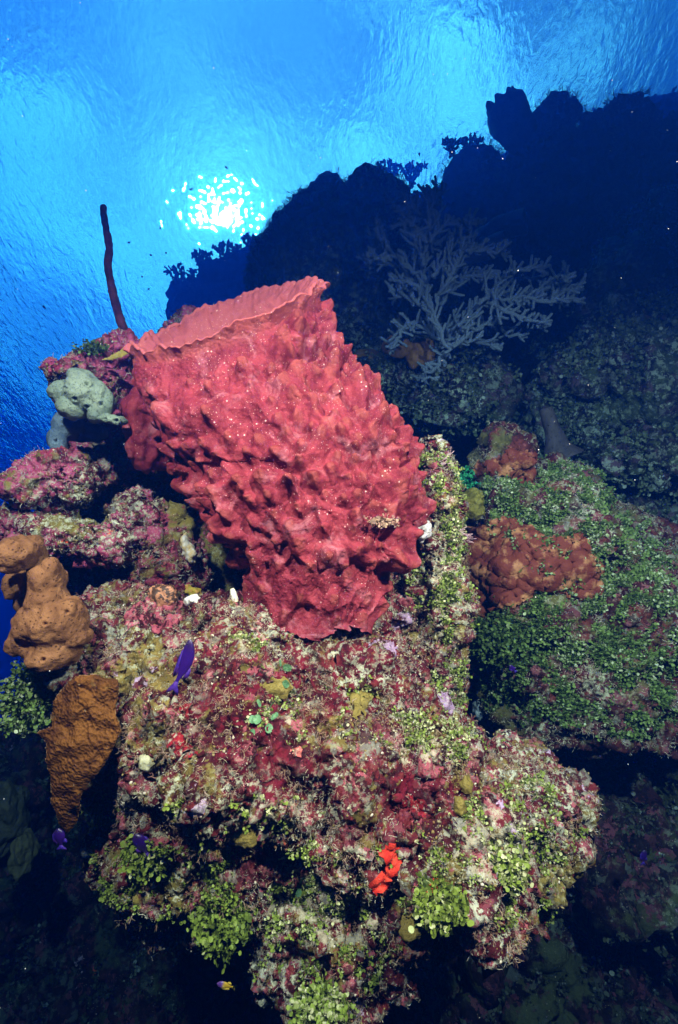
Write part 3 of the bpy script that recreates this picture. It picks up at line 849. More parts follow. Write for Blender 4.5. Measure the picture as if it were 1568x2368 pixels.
def plate(name, label, cat, poly, depth_fn, thick, mat, step=2.6, wr=.004, wsz=.02, rag=4, seed=0.0):
    g = np.arange(poly[:, 0].min() - 8, poly[:, 0].max() + 8, step); h = np.arange(poly[:, 1].min() - 8, poly[:, 1].max() + 8, step)
    U, W = np.meshgrid(g, h); nu, nv = len(g), len(h)
    u, v = U.ravel(), W.ravel()
    q = np.stack([u * .03, v * .03, u * 0 + seed], 1)
    wu = u + rag * fbm(q, 3); wv = v + rag * fbm(q + 7, 3)
    ins = inside(poly, wu, wv); ed = np.where(ins, edge_dist(poly, wu, wv), 0)
    d = depth_fn(u, v)
    Pm = np.array([P(a, b, 1.0) for a, b in zip(u, v)])
    rel = np.clip(ed / 10, 0, 1)
    pw = Pm * d[:, None]
    f = wr * fbm(pw / wsz + seed, 4) * rel
    Vf = Pm * (d - f - thick * .5 * rel ** .5)[:, None]; Vb = Pm * (d + thick * .5 * rel ** .5)[:, None]
    i = np.arange(nv - 1)[:, None] * nu; j = np.arange(nu - 1)[None]
    Q = np.stack([i + j, i + j + 1, i + nu + j + 1, i + nu + j], -1).reshape(-1, 4)
    Q = Q[ins[Q].all(1)]
    n = len(u)
    e = np.concatenate([Q[:, [0, 1]], Q[:, [1, 2]], Q[:, [2, 3]], Q[:, [3, 0]]])
    key = {}
    for a, b in e: key[(min(a, b), max(a, b))] = key.get((min(a, b), max(a, b)), 0) + 1
    side = np.array([[b, a, a + n, b + n] for a, b in e if key[(min(a, b), max(a, b))] == 1])
    V = np.concatenate([Vf, Vb]); F = np.concatenate([Q, Q[:, ::-1] + n, side])
    used = np.unique(F); rm = -np.ones(len(V), int); rm[used] = np.arange(len(used))
    o_ = single(name, label, cat, V[used], rm[F], mat, base=V[used].mean(0))
    attr(o_.data, 'edge', np.clip(1 - np.concatenate([ed, ed]) / 7, 0, 1)[used])
    return o_

# brown plate coral on the lower left
t = NT('plate_coral', .75)
c = t.mix(t.ramp(t.noise(18, 6, .6), .36, .64), (.060, .021, .004), (.125, .048, .008))
c = t.mix(t.math('MULTIPLY', t.ramp(t.noise(10, 8, .7, 5), .58, .64), .5), c, (.15, .095, .024))
vo = t.voro(150); c = t.mix(t.math('MULTIPLY', t.ramp(vo, .30, .14), .6), c, (.06, .022, .004))
c = t.mix(t.math('MULTIPLY', t.ramp(t.noise(90, 3, .6, 3), .70, .74), .8), c, (.45, .34, .2))
c = t.mix(t.math('MULTIPLY', t.ramp(t.math('ADD', t.attr('edge'), t.math('MULTIPLY', t.noise(40, 4, .6), .5)), .85, 1.15), .7), c, (.42, .30, .17))
t.color(c); t.bump(t.math('ADD', t.math('MULTIPLY', vo, 1.3), t.noise(120, 5, .6)), .8, .004)
poly = cp(0, 1445, .3895, [(460, 300), (560, 290), (700, 320), (715, 420), (690, 520), (730, 640), (680, 720), (620, 840), (540, 930), (490, 1000), (485, 1080), (470, 1160), (400, 1240), (350, 1190), (300, 1050), (300, 900), (265, 810), (270, 700), (222, 640), (300, 590), (310, 450), (400, 330)])
plate('plate_coral', 'ochre brown plate coral hanging at the lower left of the outcrop', 'coral', poly,
      lambda u, v: .93 + .014 * ((u - 230) / 110.) ** 2 + .05 * np.clip((v - 1780) / 150., 0, 1) - .012 * np.cos((v - 1740) / 120.) + .010 * fbm(np.stack([u * .02, v * .02, u * 0], 1), 3), .022, t.m, wr=.0045, wsz=.035)
poly = cp(0, 722.5, .366, [(610, 295), (680, 280), (730, 255), (800, 200), (838, 188), (834, 240), (770, 292), (690, 308)])
plate('leafy_alga', 'olive tan leathery flap lying on the ledge beside the rope sponge foot', 'alga', poly, lambda u, v: 1.27 + .02 * np.sin(u * .06), .010, plain('olive_flap', (.24, .19, .03), (.34, .28, .06), 60), wr=.004)

# crusts on the near outcrop
NVF = (NV, NF); RVF = (RV, RF); LVF = (LV, LF); BVF = (BV, BF)
M_ro = plain('orange_red', (.46, .018, .010), (.64, .055, .026), 70, .7, .006, .15)
crust('orange_sponge', 'bright orange red branching crust sponge on the lower boulder', 'sponge',
      cp(520, 1791, .668, [(525, 262), (575, 248), (622, 262), (628, 290), (612, 310), (650, 328), (682, 345), (672, 372), (620, 357), (588, 352), (565, 392), (540, 408), (503, 378), (520, 350), (552, 330), (545, 295)]), NVF, .0028, M_ro, 7, 5, backs=-.3, grow=1.2)
crust('orange_sponge', 'smaller orange crust sponge just right of the bright red one', 'sponge',
      cp(520, 1791, .668, [(690, 385), (715, 350), (748, 352), (745, 400), (715, 440), (690, 430)]), NVF, .004, M_ro, 8, 7, 3.0)
def crusty(name, a, b, rough=.75):
    t = NT(name, rough)
    c = t.mix(t.ramp(t.noise(60, 6, .7), .38, .62), a, b)
    c = t.mix(t.ramp(t.noise(30, 8, .7, 4), .50, .56), c, (.05, .007, .010))
    fine = t.math('MULTIPLY', t.ramp(t.noise(110, 8, .72, 7), .52, .58), t.ramp(t.noise(16, 4, .6, 3), .42, .6))
    c = t.mix(t.math('MULTIPLY', fine, .75), c, (.36, .35, .26))
    t.color(c); t.bump(t.math('ADD', t.noise(90, 8, .7), t.math('MULTIPLY', t.voro(120), .4)), .9, .006)
    return t.m
M_lav = crusty('lavender', (.22, .14, .22), (.32, .22, .31))
M_olive = spongy('olive_crust', (.15, .115, .022), (.23, .18, .045), 300, .25)
M_pink = crusty('pink_crust', (.36, .085, .11), (.24, .04, .06))
M_crim = crusty('crimson', (.26, .012, .018), (.15, .007, .012), .5)
c6 = lambda pts: cp(520, 1387, .3686, pts)
for k, (lab, poly, mat, lift) in enumerate([
    ('pale lavender crust on dark maroon rock right of the sponge foot', c6([(900, 260), (960, 240), (1060, 260), (1110, 330), (1040, 390), (960, 380), (905, 340)]), M_lav, .003),
    ('lavender crust under the middle of the sponge foot', c6([(500, 190), (540, 130), (640, 110), (720, 180), (620, 220), (520, 230)]), M_lav, .003),
    ('small lavender crust above the olive patch', c6([(960, 490), (1000, 450), (1050, 470), (1040, 540), (975, 545)]), M_lav, .003),
    ('lavender crust on the right shoulder of the outcrop', c6([(1290, 600), (1350, 560), (1440, 620), (1460, 700), (1400, 770), (1320, 690)]), M_lav, .003),
    ('lavender crust highest on the right beside the sponge', c6([(920, 70), (1040, 50), (1170, 80), (1190, 170), (1090, 200), (960, 140)]), M_lav, .003),
    ('flat olive crust with a ragged outline in the middle of the outcrop', c6([(740, 580), (790, 540), (860, 560), (920, 520), (980, 560), (990, 600), (900, 650), (880, 740), (830, 775), (775, 740), (800, 690), (770, 640)]), M_olive, .005),
    ('small round olive crust right of the large olive one', c6([(980, 620), (1040, 630), (1050, 670), (1000, 680)]), M_olive, .006),
    ('crimson crust on the left part of the outcrop', np.array([(385, 1705), (420, 1690), (460, 1725), (480, 1770), (440, 1790), (400, 1760)], float), M_crim, .004),
    ('crimson crust near the violet fish tail', np.array([(415, 1610), (450, 1620), (455, 1665), (430, 1670)], float), M_crim, .005),
    ('dark crimson crust on top of the lower boulder', c6([(1080, 1200), (1250, 1230), (1340, 1290), (1300, 1360), (1200, 1390), (1120, 1300)]), M_crim, .004),
    ('broad pink crust on the upper left shoulder of the outcrop', np.array([(290, 1420), (350, 1370), (420, 1380), (430, 1440), (350, 1480), (280, 1500)], float), M_pink, .003),
    ('pink crust below the white sea squirt', np.array([(450, 1400), (540, 1400), (570, 1440), (530, 1480), (460, 1460)], float), M_pink, .003)]):
    crust('encrusting_growth', lab, 'crust', poly, NVF, lift, mat, 7, 12, 3.7 * k)
crust('encrusting_growth', 'salmon pink crust patch left of the lower boulder', 'crust', c6([(400, 940), (470, 910), (510, 960), (490, 1010), (430, 1010)]), NVF, .004, crusty('salmon', (.42, .09, .08), (.46, .15, .12)), 7, 8, 1.1)
t = NT('brown_crust', .7)
c = t.mix(t.ramp(t.noise(20, 8, .66, 2), .38, .52), (.36, .17, .075), (.115, .024, .015))
t.color(t.mix(t.math('MULTIPLY', t.noise(80, 5, .65), .5), c, (.10, .026, .016)))
t.bump(t.math('ADD', t.noise(34, 6, .65), t.math('MULTIPLY', t.noise(140, 4, .6), .5)), .8, .006)
c7 = lambda pts: cp(925, 982, .41, pts)
crust('brown_sponge', 'mottled red brown and tan crust sponge across the middle of the green mound', 'sponge',
      c7([(290, 560), (480, 560), (620, 470), (700, 560), (900, 650), (1000, 560), (1060, 660), (1160, 800), (1160, 960), (1000, 1000), (900, 950), (760, 940), (700, 1020), (600, 1040), (470, 1080), (420, 1160), (340, 1040), (380, 900), (360, 700)]), RVF, .014, t.m, 14, 10, .3, .0035, .06)
crust('brown_sponge', 'red brown crust sponge over the peak of the green mound', 'sponge',
      c7([(400, 280), (420, 220), (530, 190), (620, 120), (770, 150), (760, 300), (780, 380), (740, 430), (690, 350), (560, 300), (440, 290)]), RVF, .012, t.m, 14, 8, 5.3, .0035, .06)
crust('encrusting_growth', 'dark red crust on the shaded rock low on the right', 'crust', np.array([(1380, 1775), (1415, 1770), (1425, 1830), (1395, 1840)], float), BVF, .008, M_crim, 9, 4, 2.2)
crust('encrusting_growth', 'dull purple crust on the shaded rock at the right edge', 'crust', np.array([(1440, 1800), (1520, 1780), (1560, 1830), (1500, 1870), (1440, 1850)], float), BVF, .008, M_pink, 9, 12, 8.2)

# --- small sponges and sea squirts
def small(name, label, cat, blobs, mat, amps=((.03, .003),), holes=(), hr=.004, hd=.009, vox=.0025, seed=0.0):
    V, Fs = lumps(blobs, vox, list(amps) + [(.011, .0012)], holes, hr, hd, seed, 2, .34); return single(name, label, cat, V, Fs, mat)
def on(u, v, lift=0.0):
    p, n = near.at(u, v); return float(p @ FWD) - lift
M_white = spongy('white_sponge', (.50, .49, .47), (.62, .60, .57), 190, .35, .3)
small('white_sponge', 'whitish knobbly sponge with one dark hole below the red sponge on its right', 'sponge', [(908, 1290, on(908, 1290), 24, 22, .025), (922, 1280, on(908, 1290), 16, 16, .02)], M_white, ((.02, .004), (.01, .0012)), [(897, 1283)], .003, .007)
small('white_sponge', 'pale grey sponge wedged between the red sponge and the leafy algae', 'sponge', [(978, 1228, on(978, 1228), 16, 24, .02, -20)], M_white, ((.02, .004), (.01, .0012)), [(975, 1232), (984, 1218)], .0022, .005, seed=3)
small('sea_squirt', 'bright white blob below a yellow tip at the left of the sponge foot', 'sea squirt', [(446, 1385, on(446, 1385), 19, 10, .015), (458, 1390, on(446, 1385), 10, 10, .012), (434, 1388, on(446, 1385), 9, 11, .012)], plain('white', (.52, .50, .44), (.66, .64, .58), 60), ((.02, .003),))
small('yellow_sponge', 'yellow green finger growth on the white blob beside the sponge foot', 'sponge', [(436, 1362, on(446, 1370, .005), 9, 14, .012, 20), (452, 1368, on(446, 1370, .005), 20, 10, .012, -25)], plain('ochre', (.35, .30, .03), (.45, .24, .05), 70), ((.02, .003),))
small('sea_squirt', 'slim white sea squirt leaning on the rock just left of the sponge foot', 'sea squirt', [(541, 1378, on(541, 1380), 7, 20, .010, 18)], plain('white2', (.60, .60, .52), (.50, .47, .30), 60), ((.02, .002),))
small('sea_squirt', 'grey white sea squirt in the shaded gap left of the sponge', 'sea squirt', [(430, 1262, 1.30, 11, 30, .015, 12), (442, 1280, 1.30, 13, 22, .016)], plain('white3', (.45, .45, .40), (.40, .30, .12), 60), ((.02, .003),))
t = NT('mottled', .45); t.color(t.mix(t.ramp(t.noise(85, 4, .6), .48, .58), (.055, .03, .018), (.38, .17, .09)))
small('sea_snail', 'round brown snail with orange mottling on the pink rock at the left', 'snail', [(375, 1378, on(375, 1378), 34, 25, .02, 5)], t.m, ((.04, .002),))
small('ball_sponge', 'dark olive ball sponge beside the green mound peak', 'sponge', [(1080, 1172, 1.62, 38, 34, .06), (1058, 1190, 1.63, 22, 26, .05), (1100, 1155, 1.63, 20, 18, .04), (1046, 1150, 1.6, 12, 22, .03)], spongy('olive_ball', (.10, .10, .018), (.16, .15, .03), 160, .2), ((.05, .006),))
small('sea_squirt', 'translucent blue grey sea squirt on the right flank of the outcrop', 'sea squirt', [(1108, 1632, on(1092, 1630, .004), 13, 22, .02), (1105, 1648, on(1092, 1630, .004), 11, 16, .02)], plain('bluegrey', (.13, .18, .19), (.20, .25, .25), 50), ((.03, .004),))
small('shell_alga', 'tan shell shaped alga with growth rings on the maroon rock', 'alga', [(636, 1592, on(636, 1592, -.006), 38, 29, .010)], M_olive, ((.03, .002),))
small('shell_alga', 'tan shell shaped alga at the underside of the boulder below the orange sponge', 'alga', [(950, 2150, on(950, 2140), 32, 20, .012), (946, 2130, on(946, 2130), 22, 20, .012)], M_olive, ((.03, .002),), seed=1)
small('shell_alga', 'dull tan shell shaped alga at the left end of the pale lower ledge', 'alga', [(565, 1935, on(565, 1935, -.004), 32, 26, .010)], M_olive, ((.03, .002),), seed=2)
small('shell_alga', 'pale grey green knob on the rock right of the plate coral', 'alga', [(340, 1762, on(340, 1762, -.006), 19, 21, .012)], plain('sage', (.33, .33, .18), (.42, .42, .26), 90), ((.02, .003),), seed=3)
small('shell_alga', 'curled tan alga on the upper right of the lower boulder', 'alga', [(1062, 1862, on(1062, 1862), 14, 22, .012, 10), (1078, 1815, on(1078, 1815), 15, 20, .012, -15)], M_olive, ((.02, .004),), seed=4)
small('dark_sponge', 'smooth dark oval sponge standing low in the shade on the far left', 'sponge', [(55, 1975, 1.75, 24, 46, .05)], spongy('dark_oval', (.05, .06, .03), (.08, .09, .04), 150, .2), ((.06, .006),))
small('dark_sponge', 'large black green sponge at the lower left edge of the picture', 'sponge', [(12, 1890, 1.8, 46, 80, .08)], spongy('dark_oval2', (.025, .035, .025), (.045, .055, .03), 150, .2), ((.06, .008),))
V, Fs = lumps([(870, 838, 2.75, 55, 26, .06, -20), (825, 862, 2.75, 26, 22, .05)], .007, [(.08, .008)], seed=1)
single('brown_tube', 'dim brown sponge lying behind the knobs of the red sponge', 'sponge', V, Fs, spongy('dim_brown', (.16, .085, .02), (.22, .12, .03), 120, .2))
V, Fs = lumps([(920, 800, 2.5, 34, 24, .06), (975, 808, 2.5, 34, 26, .06), (955, 830, 2.5, 14, 28, .04), (985, 830, 2.5, 20, 20, .04)], .007, [(.08, .012)], seed=4)
single('lobed_sponge', 'dim brown lobed sponge at the foot of the branching soft coral', 'sponge', V, Fs, spongy('dim_brown2', (.17, .08, .02), (.24, .12, .035), 100, .2))

# --- vases and tubes
def vase(name, label, axis_pts, rads, mat, wall=.18, k=48, amp=.004, lip=.0, seed=0.0, mouth=None):
    """open hollow tube; axis_pts from foot to mouth"""
    pts = spline(np.array(axis_pts), np.linspace(0, len(axis_pts) - 1, 40)); rd = spline(np.array(rads, float), np.linspace(0, len(rads) - 1, 40))
    T = np.gradient(pts, axis=0); T /= np.linalg.norm(T, axis=1)[:, None]
    if mouth is not None:
        w = np.linspace(0, 1, 40)[:, None] ** 2; m_ = np.array(mouth) / np.linalg.norm(mouth); T = T * (1 - w) + m_ * w; T /= np.linalg.norm(T, axis=1)[:, None]
    A = np.cross(T, FWD + .01 * RIGHT); A /= np.linalg.norm(A, axis=1)[:, None]; B = np.cross(T, A)
    th = np.linspace(0, 2 * np.pi, k, endpoint=False); cs, sn = np.cos(th)[:, None], np.sin(th)[:, None]
    rows = [pts[i] + (A[i] * cs + B[i] * sn) * rd[i] for i in range(40)]
    sc = lip * gnoise(np.stack([np.cos(th) * 2.2, np.sin(th) * 2.2, th * 0 + seed], 1))[:, None]
    for i in range(30, 40): rows[i] = rows[i] + T[i] * sc * ((i - 29) / 10) ** 2
    w = wall * rd[-1]
    rows.append(pts[-1] + T[-1] * (sc + w * .3) + (A[-1] * cs + B[-1] * sn) * (rd[-1] - w * .5))
    for s in np.linspace(0, 1, 16):
        i = int(39 - s * 30); rows.append(pts[i] + T[i] * sc * (1 - s) ** 2 + (A[i] * cs + B[i] * sn) * max(rd[i] - w, rd[i] * .3))
    n = len(rows); V = np.concatenate(rows)
    i = np.arange(n - 1)[:, None] * k; j = np.arange(k)[None]
    F = np.stack([i + j, i + (j + 1) % k, i + k + (j + 1) % k, i + k + j], -1).reshape(-1, 4)
    V = np.concatenate([V, rows[-1].mean(0)[None]]); b = (n - 1) * k; jj = np.arange(k)
    cap = np.stack([b + jj, b + (jj + 1) % k, np.full(k, len(V) - 1)], -1)
    Fs = [F, cap]
    V = displace(V, Fs, lambda V: amp * fbm(V / (rd.max() * .8) + seed, 3))
    return single(name, label, 'sponge', V, Fs, mat, base=pts[0])
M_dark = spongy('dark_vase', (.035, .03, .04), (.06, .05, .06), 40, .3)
dv = 4.5
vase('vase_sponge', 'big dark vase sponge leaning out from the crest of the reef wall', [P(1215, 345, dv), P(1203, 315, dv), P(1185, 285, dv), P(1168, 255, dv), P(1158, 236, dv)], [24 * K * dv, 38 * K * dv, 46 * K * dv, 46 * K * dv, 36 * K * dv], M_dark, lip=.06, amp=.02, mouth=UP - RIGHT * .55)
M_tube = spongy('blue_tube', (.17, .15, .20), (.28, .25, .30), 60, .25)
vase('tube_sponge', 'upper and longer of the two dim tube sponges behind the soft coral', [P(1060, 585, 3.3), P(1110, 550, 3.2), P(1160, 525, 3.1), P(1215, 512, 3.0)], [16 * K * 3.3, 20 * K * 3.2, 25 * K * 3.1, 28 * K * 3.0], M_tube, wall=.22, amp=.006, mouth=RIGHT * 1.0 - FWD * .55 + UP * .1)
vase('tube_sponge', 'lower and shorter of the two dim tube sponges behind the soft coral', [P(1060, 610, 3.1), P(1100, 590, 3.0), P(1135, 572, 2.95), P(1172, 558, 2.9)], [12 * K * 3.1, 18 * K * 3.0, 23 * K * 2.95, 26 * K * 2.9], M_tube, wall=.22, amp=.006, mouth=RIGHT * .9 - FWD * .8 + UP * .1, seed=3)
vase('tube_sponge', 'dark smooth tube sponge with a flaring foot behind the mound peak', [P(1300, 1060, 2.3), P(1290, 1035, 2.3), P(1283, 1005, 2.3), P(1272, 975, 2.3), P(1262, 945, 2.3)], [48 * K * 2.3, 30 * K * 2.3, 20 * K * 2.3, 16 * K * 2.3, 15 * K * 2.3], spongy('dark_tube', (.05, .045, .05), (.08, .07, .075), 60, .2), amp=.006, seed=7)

# --- branching soft corals
def branchy(stems, d0, r_px, spacing, ln, seed, lift=.5, k=8, dz=.16, taper=.8, fork=.35):
    """stems: polylines in display pixels; side branches are set along each of them"""
    r3 = np.random.default_rng(seed); parts = []
    for st in stems:
        P3 = np.array([P(u, v, d0 + r3.uniform(-dz, dz) * .4) for u, v in st])
        n = max(8, 6 * len(st))
        c = spline(P3, np.linspace(0, len(st) - 1, n)); c += (r3.normal(size=c.shape) * .0025 * d0)
        sp = np.array(st, float); L = np.linalg.norm(np.diff(sp, axis=0), axis=1).sum()
        rr = np.linspace(r_px * 1.15, r_px * .95, n) * K * d0
        parts.append(tube(c, rr, k))
        m = int(L / spacing)
        for q in range(m):
            f = (q + r3.uniform(.2, .8)) / m
            if f < .12: continue
            i = int(f * (n - 2)); T = c[i + 1] - c[i]; T /= np.linalg.norm(T)
            side = (1 if q % 2 else -1) * r3.uniform(.6, 1.1)
            S = np.cross(T, FWD); S /= np.linalg.norm(S) + 1e-9
            dirv = T * r3.uniform(.6, 1.0) + S * side + UP * lift * r3.uniform(.3, 1) + FWD * r3.normal() * .55
            dirv /= np.linalg.norm(dirv)
            ll = ln * r3.uniform(.45, 1.2) * K * d0 * (1 - .3 * f)
            pts = [c[i]]; cur = dirv
            for s in range(5):
                cur = cur + UP * .10 * lift + T * .05 + r3.normal(size=3) * .09; cur /= np.linalg.norm(cur)
                pts.append(pts[-1] + cur * ll / 5)
            pts = np.array(pts)
            parts.append(tube(spline(pts, np.linspace(0, 5, 11)), np.linspace(r_px * taper, r_px * taper * .9, 11) * K * d0 * (1 + r3.normal(size=11) * .10), k))
            if r3.random() < fork:
                e = pts[3]; cur = dirv + S * -side * .9 + UP * .3; cur /= np.linalg.norm(cur)
                p2 = np.array([e + cur * ll * .55 * s / 3 + r3.normal(size=3) * .002 for s in range(4)])
                parts.append(tube(spline(p2, np.linspace(0, 3, 8)), np.full(8, r_px * taper * .95 * K * d0), k))
    V, Fs = join2(parts)
    return V, Fs
t = NT('soft_coral', .85)
t.color(t.mix(t.ramp(t.voro(330), .15, .45), (.26, .34, .42), (.10, .14, .19)))
t.bump(t.voro(330), .8, .004)
M_plume = t.m
stems = [[(1035, 815), (1005, 730), (985, 645), (984, 570), (994, 505), (985, 440)],
         [(990, 650), (930, 605), (897, 575), (861, 531)], [(905, 600), (875, 598), (849, 588)], [(895, 570), (888, 550), (890, 537)],
         [(986, 560), (950, 516), (912, 520)], [(992, 505), (950, 482), (909, 480)], [(990, 470), (1003, 452), (1020, 438)],
         [(1003, 725), (950, 690), (902, 676)], [(990, 690), (945, 652), (900, 648)],
         [(1030, 790), (1085, 722), (1135, 694), (1200, 688), (1275, 694), (1348, 688)],
         [(1115, 700), (1160, 652), (1212, 622), (1272, 614)], [(1135, 697), (1200, 736), (1270, 748)], [(1230, 690), (1280, 655), (1312, 650)], [(1270, 692), (1310, 668), (1345, 664)],
         [(1000, 640), (1045, 592), (1095, 580), (1168, 578)], [(990, 560), (1025, 522), (1062, 512)], [(1045, 592), (1085, 545), (1082, 512)],
         [(1020, 790), (950, 745), (915, 790), (911, 812)], [(1032, 800), (1085, 786), (1155, 797)], [(1015, 700), (1070, 645), (1140, 640)], [(1010, 690), (1040, 640), (1060, 600)],
         [(1030, 810), (1000, 860), (965, 880)], [(1060, 750), (1100, 760), (1150, 742)], [(985, 610), (960, 560), (955, 540)]]
plume = thing('sea_plume', 'large pale blue grey branching soft coral spreading over the dark reef', 'soft coral', P(1035, 815, 2.25))
V, Fs = branchy(stems[:1] + stems[5:7] + stems[14:17] + stems[23:], 2.25, 4.2, 6.5, 44, 3, fork=.6); obj('branch', mesh_np('branch', V, Fs), M_plume, plume)
V, Fs = branchy(stems[1:5] + stems[7:9] + stems[17:18] + stems[21:22], 2.25, 4.2, 7.5, 38, 4, lift=.35, fork=.6); obj('branch', mesh_np('branch', V, Fs), M_plume, plume)
V, Fs = branchy(stems[9:14] + stems[18:21] + stems[22:23], 2.25, 4.2, 6.5, 44, 5, lift=.55, dz=.22, fork=.6); obj('branch', mesh_np('branch', V, Fs), M_plume, plume)
def shifted(sts, seed, amt=16):
    q = np.random.default_rng(seed); return [[(u + q.normal() * amt * (k > 0), v + q.normal() * amt * (k > 0)) for k, (u, v) in enumerate(st)] for st in sts]
V, Fs = branchy(shifted(stems[:9] + stems[14:17], 8), 2.36, 3.8, 8, 40, 13, fork=.5); obj('branch', mesh_np('branch', V, Fs), M_plume, plume)
V, Fs = branchy(shifted(stems[9:14] + stems[17:], 9), 2.36, 3.8, 8, 40, 14, lift=.5, fork=.5); obj('branch', mesh_np('branch', V, Fs), M_plume, plume)
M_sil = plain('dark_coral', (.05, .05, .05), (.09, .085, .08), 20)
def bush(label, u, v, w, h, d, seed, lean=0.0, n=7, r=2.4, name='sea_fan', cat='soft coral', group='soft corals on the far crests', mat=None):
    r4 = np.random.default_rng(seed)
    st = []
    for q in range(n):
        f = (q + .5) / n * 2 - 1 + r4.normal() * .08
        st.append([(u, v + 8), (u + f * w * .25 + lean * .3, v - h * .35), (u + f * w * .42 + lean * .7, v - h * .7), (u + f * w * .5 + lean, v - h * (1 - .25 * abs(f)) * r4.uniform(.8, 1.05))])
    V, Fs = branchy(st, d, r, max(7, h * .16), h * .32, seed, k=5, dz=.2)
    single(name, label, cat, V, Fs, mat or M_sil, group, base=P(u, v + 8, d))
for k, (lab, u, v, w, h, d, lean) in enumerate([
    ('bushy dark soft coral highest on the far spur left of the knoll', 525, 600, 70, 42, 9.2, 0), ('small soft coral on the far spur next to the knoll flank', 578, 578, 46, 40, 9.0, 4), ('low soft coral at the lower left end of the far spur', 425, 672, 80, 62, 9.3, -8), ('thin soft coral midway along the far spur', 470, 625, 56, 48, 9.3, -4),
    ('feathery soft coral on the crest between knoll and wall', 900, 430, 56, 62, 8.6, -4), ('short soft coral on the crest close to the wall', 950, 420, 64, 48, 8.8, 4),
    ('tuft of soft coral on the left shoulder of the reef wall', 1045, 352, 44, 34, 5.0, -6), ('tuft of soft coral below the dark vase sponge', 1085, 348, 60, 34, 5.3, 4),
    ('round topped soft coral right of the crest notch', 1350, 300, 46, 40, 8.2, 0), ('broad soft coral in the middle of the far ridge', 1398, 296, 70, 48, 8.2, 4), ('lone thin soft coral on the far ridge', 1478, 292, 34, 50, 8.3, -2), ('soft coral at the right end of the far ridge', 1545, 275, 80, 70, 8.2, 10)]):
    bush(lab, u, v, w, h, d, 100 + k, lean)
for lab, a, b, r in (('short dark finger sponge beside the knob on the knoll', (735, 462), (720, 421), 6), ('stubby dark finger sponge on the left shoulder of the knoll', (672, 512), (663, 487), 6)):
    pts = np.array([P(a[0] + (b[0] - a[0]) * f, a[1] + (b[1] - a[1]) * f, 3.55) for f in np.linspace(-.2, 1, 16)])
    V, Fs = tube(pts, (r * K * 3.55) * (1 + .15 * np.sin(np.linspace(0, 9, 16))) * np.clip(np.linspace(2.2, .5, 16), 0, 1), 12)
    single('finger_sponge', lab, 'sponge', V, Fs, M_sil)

# --- fish
def fish(name, label, head, tail, d, hpx, mats, bend=0.0, flip=1, yaw=.15, group=None, fins=True):
    """body, tail and fins of a small reef fish; head and tail are display pixels, hpx its half height"""
    Hh, Tt = P(*head, d), P(*tail, d + yaw * .05)
    ax = Tt - Hh; Ln = np.linalg.norm(ax); ax /= Ln
    hv = np.cross(FWD, ax); hv /= np.linalg.norm(hv); hv *= flip
    wv = np.cross(ax, hv)
    hr = hpx * K * d
    n = 26; x = np.linspace(0, 1, n)
    hh = hr * np.interp(x, [0, .03, .08, .18, .34, .5, .68, .82, .92, 1], [.05, .30, .55, .86, 1, .97, .72, .42, .28, .30])
    ww = hr * .46 * np.interp(x, [0, .03, .08, .18, .34, .5, .68, .82, .92, 1], [.08, .4, .7, 1, 1, .9, .6, .32, .16, .06])
    spine = Hh + ax * (x * Ln * .80)[:, None] + hv * (bend * hr * np.sin(x * np.pi))[:, None]
    k = 20; th = np.linspace(0, 2 * np.pi, k, endpoint=False)
    V = (spine[:, None] + hv * (hh[:, None] * np.sin(th))[..., None] + wv * (ww[:, None] * np.cos(th))[..., None]).reshape(-1, 3)
    i = np.arange(n - 1)[:, None] * k; j = np.arange(k)[None]
    F = np.stack([i + j, i + (j + 1) % k, i + k + (j + 1) % k, i + k + j], -1).reshape(-1, 4)
    V = np.concatenate([V, spine[:1] - ax * hr * .04, spine[-1:]]); jj = np.arange(k)
    c1 = np.stack([jj[::-1], (jj[::-1] - 1) % k, np.full(k, n * k)], -1); c2 = np.stack([(n - 1) * k + jj, (n - 1) * k + (jj + 1) % k, np.full(k, n * k + 1)], -1)
    root = thing(name, label, 'fish', (Hh + Tt) / 2, group)
    me = mesh_np('body', V, [F, c1, c2]); attr(me, 'along', np.concatenate([np.repeat(x, k), [0, 1]]))
    obj('body', me, mats[0], root)
    if not fins: return
    def fin(nm, outline, th_=.0007, mat=1):
        o2 = np.array(outline); m = len(o2)
        q = spine[-1] * 0
        base = np.array([Hh + ax * (a * Ln) + hv * (bend * hr * math.sin(min(a / .8, 1) * math.pi) + b * hr) for a, b in o2])
        c = base.mean(0)
        Vv = np.concatenate([base + wv * th_, base - wv * th_, [c + wv * th_ * 1.6], [c - wv * th_ * 1.6]])
        a = np.arange(m); b = (a + 1) % m
        tri = np.concatenate([np.stack([a, b, np.full(m, 2 * m)], -1), np.stack([b + m, a + m, np.full(m, 2 * m + 1)], -1)])
        obj(nm, mesh_np(nm, Vv, [tri, np.stack([b, a, a + m, b + m], -1)]), mats[mat], root)
    fin('tail_fin', [(.77, .26), (.84, .45), (.93, .85), (1.02, 1.0), (.97, .45), (.93, .05), (.96, -.4), (1.0, -.95), (.92, -.8), (.84, -.42), (.77, -.26)])
    fin('dorsal_fin', [(.16, .75), (.24, 1.15), (.40, 1.32), (.55, 1.28), (.66, 1.12), (.72, .85), (.66, .5), (.45, .8)])
    fin('anal_fin', [(.46, -.8), (.52, -1.18), (.62, -1.25), (.69, -.95), (.70, -.45), (.58, -.6)])
    V, F = ICO[2]
    for s in (1, -1):
        obj('eye', mesh_np('eye', Hh + ax * Ln * .075 + hv * hr * .16 + wv * s * hr * .25 + V * hr * .12, F), mats[2], root)
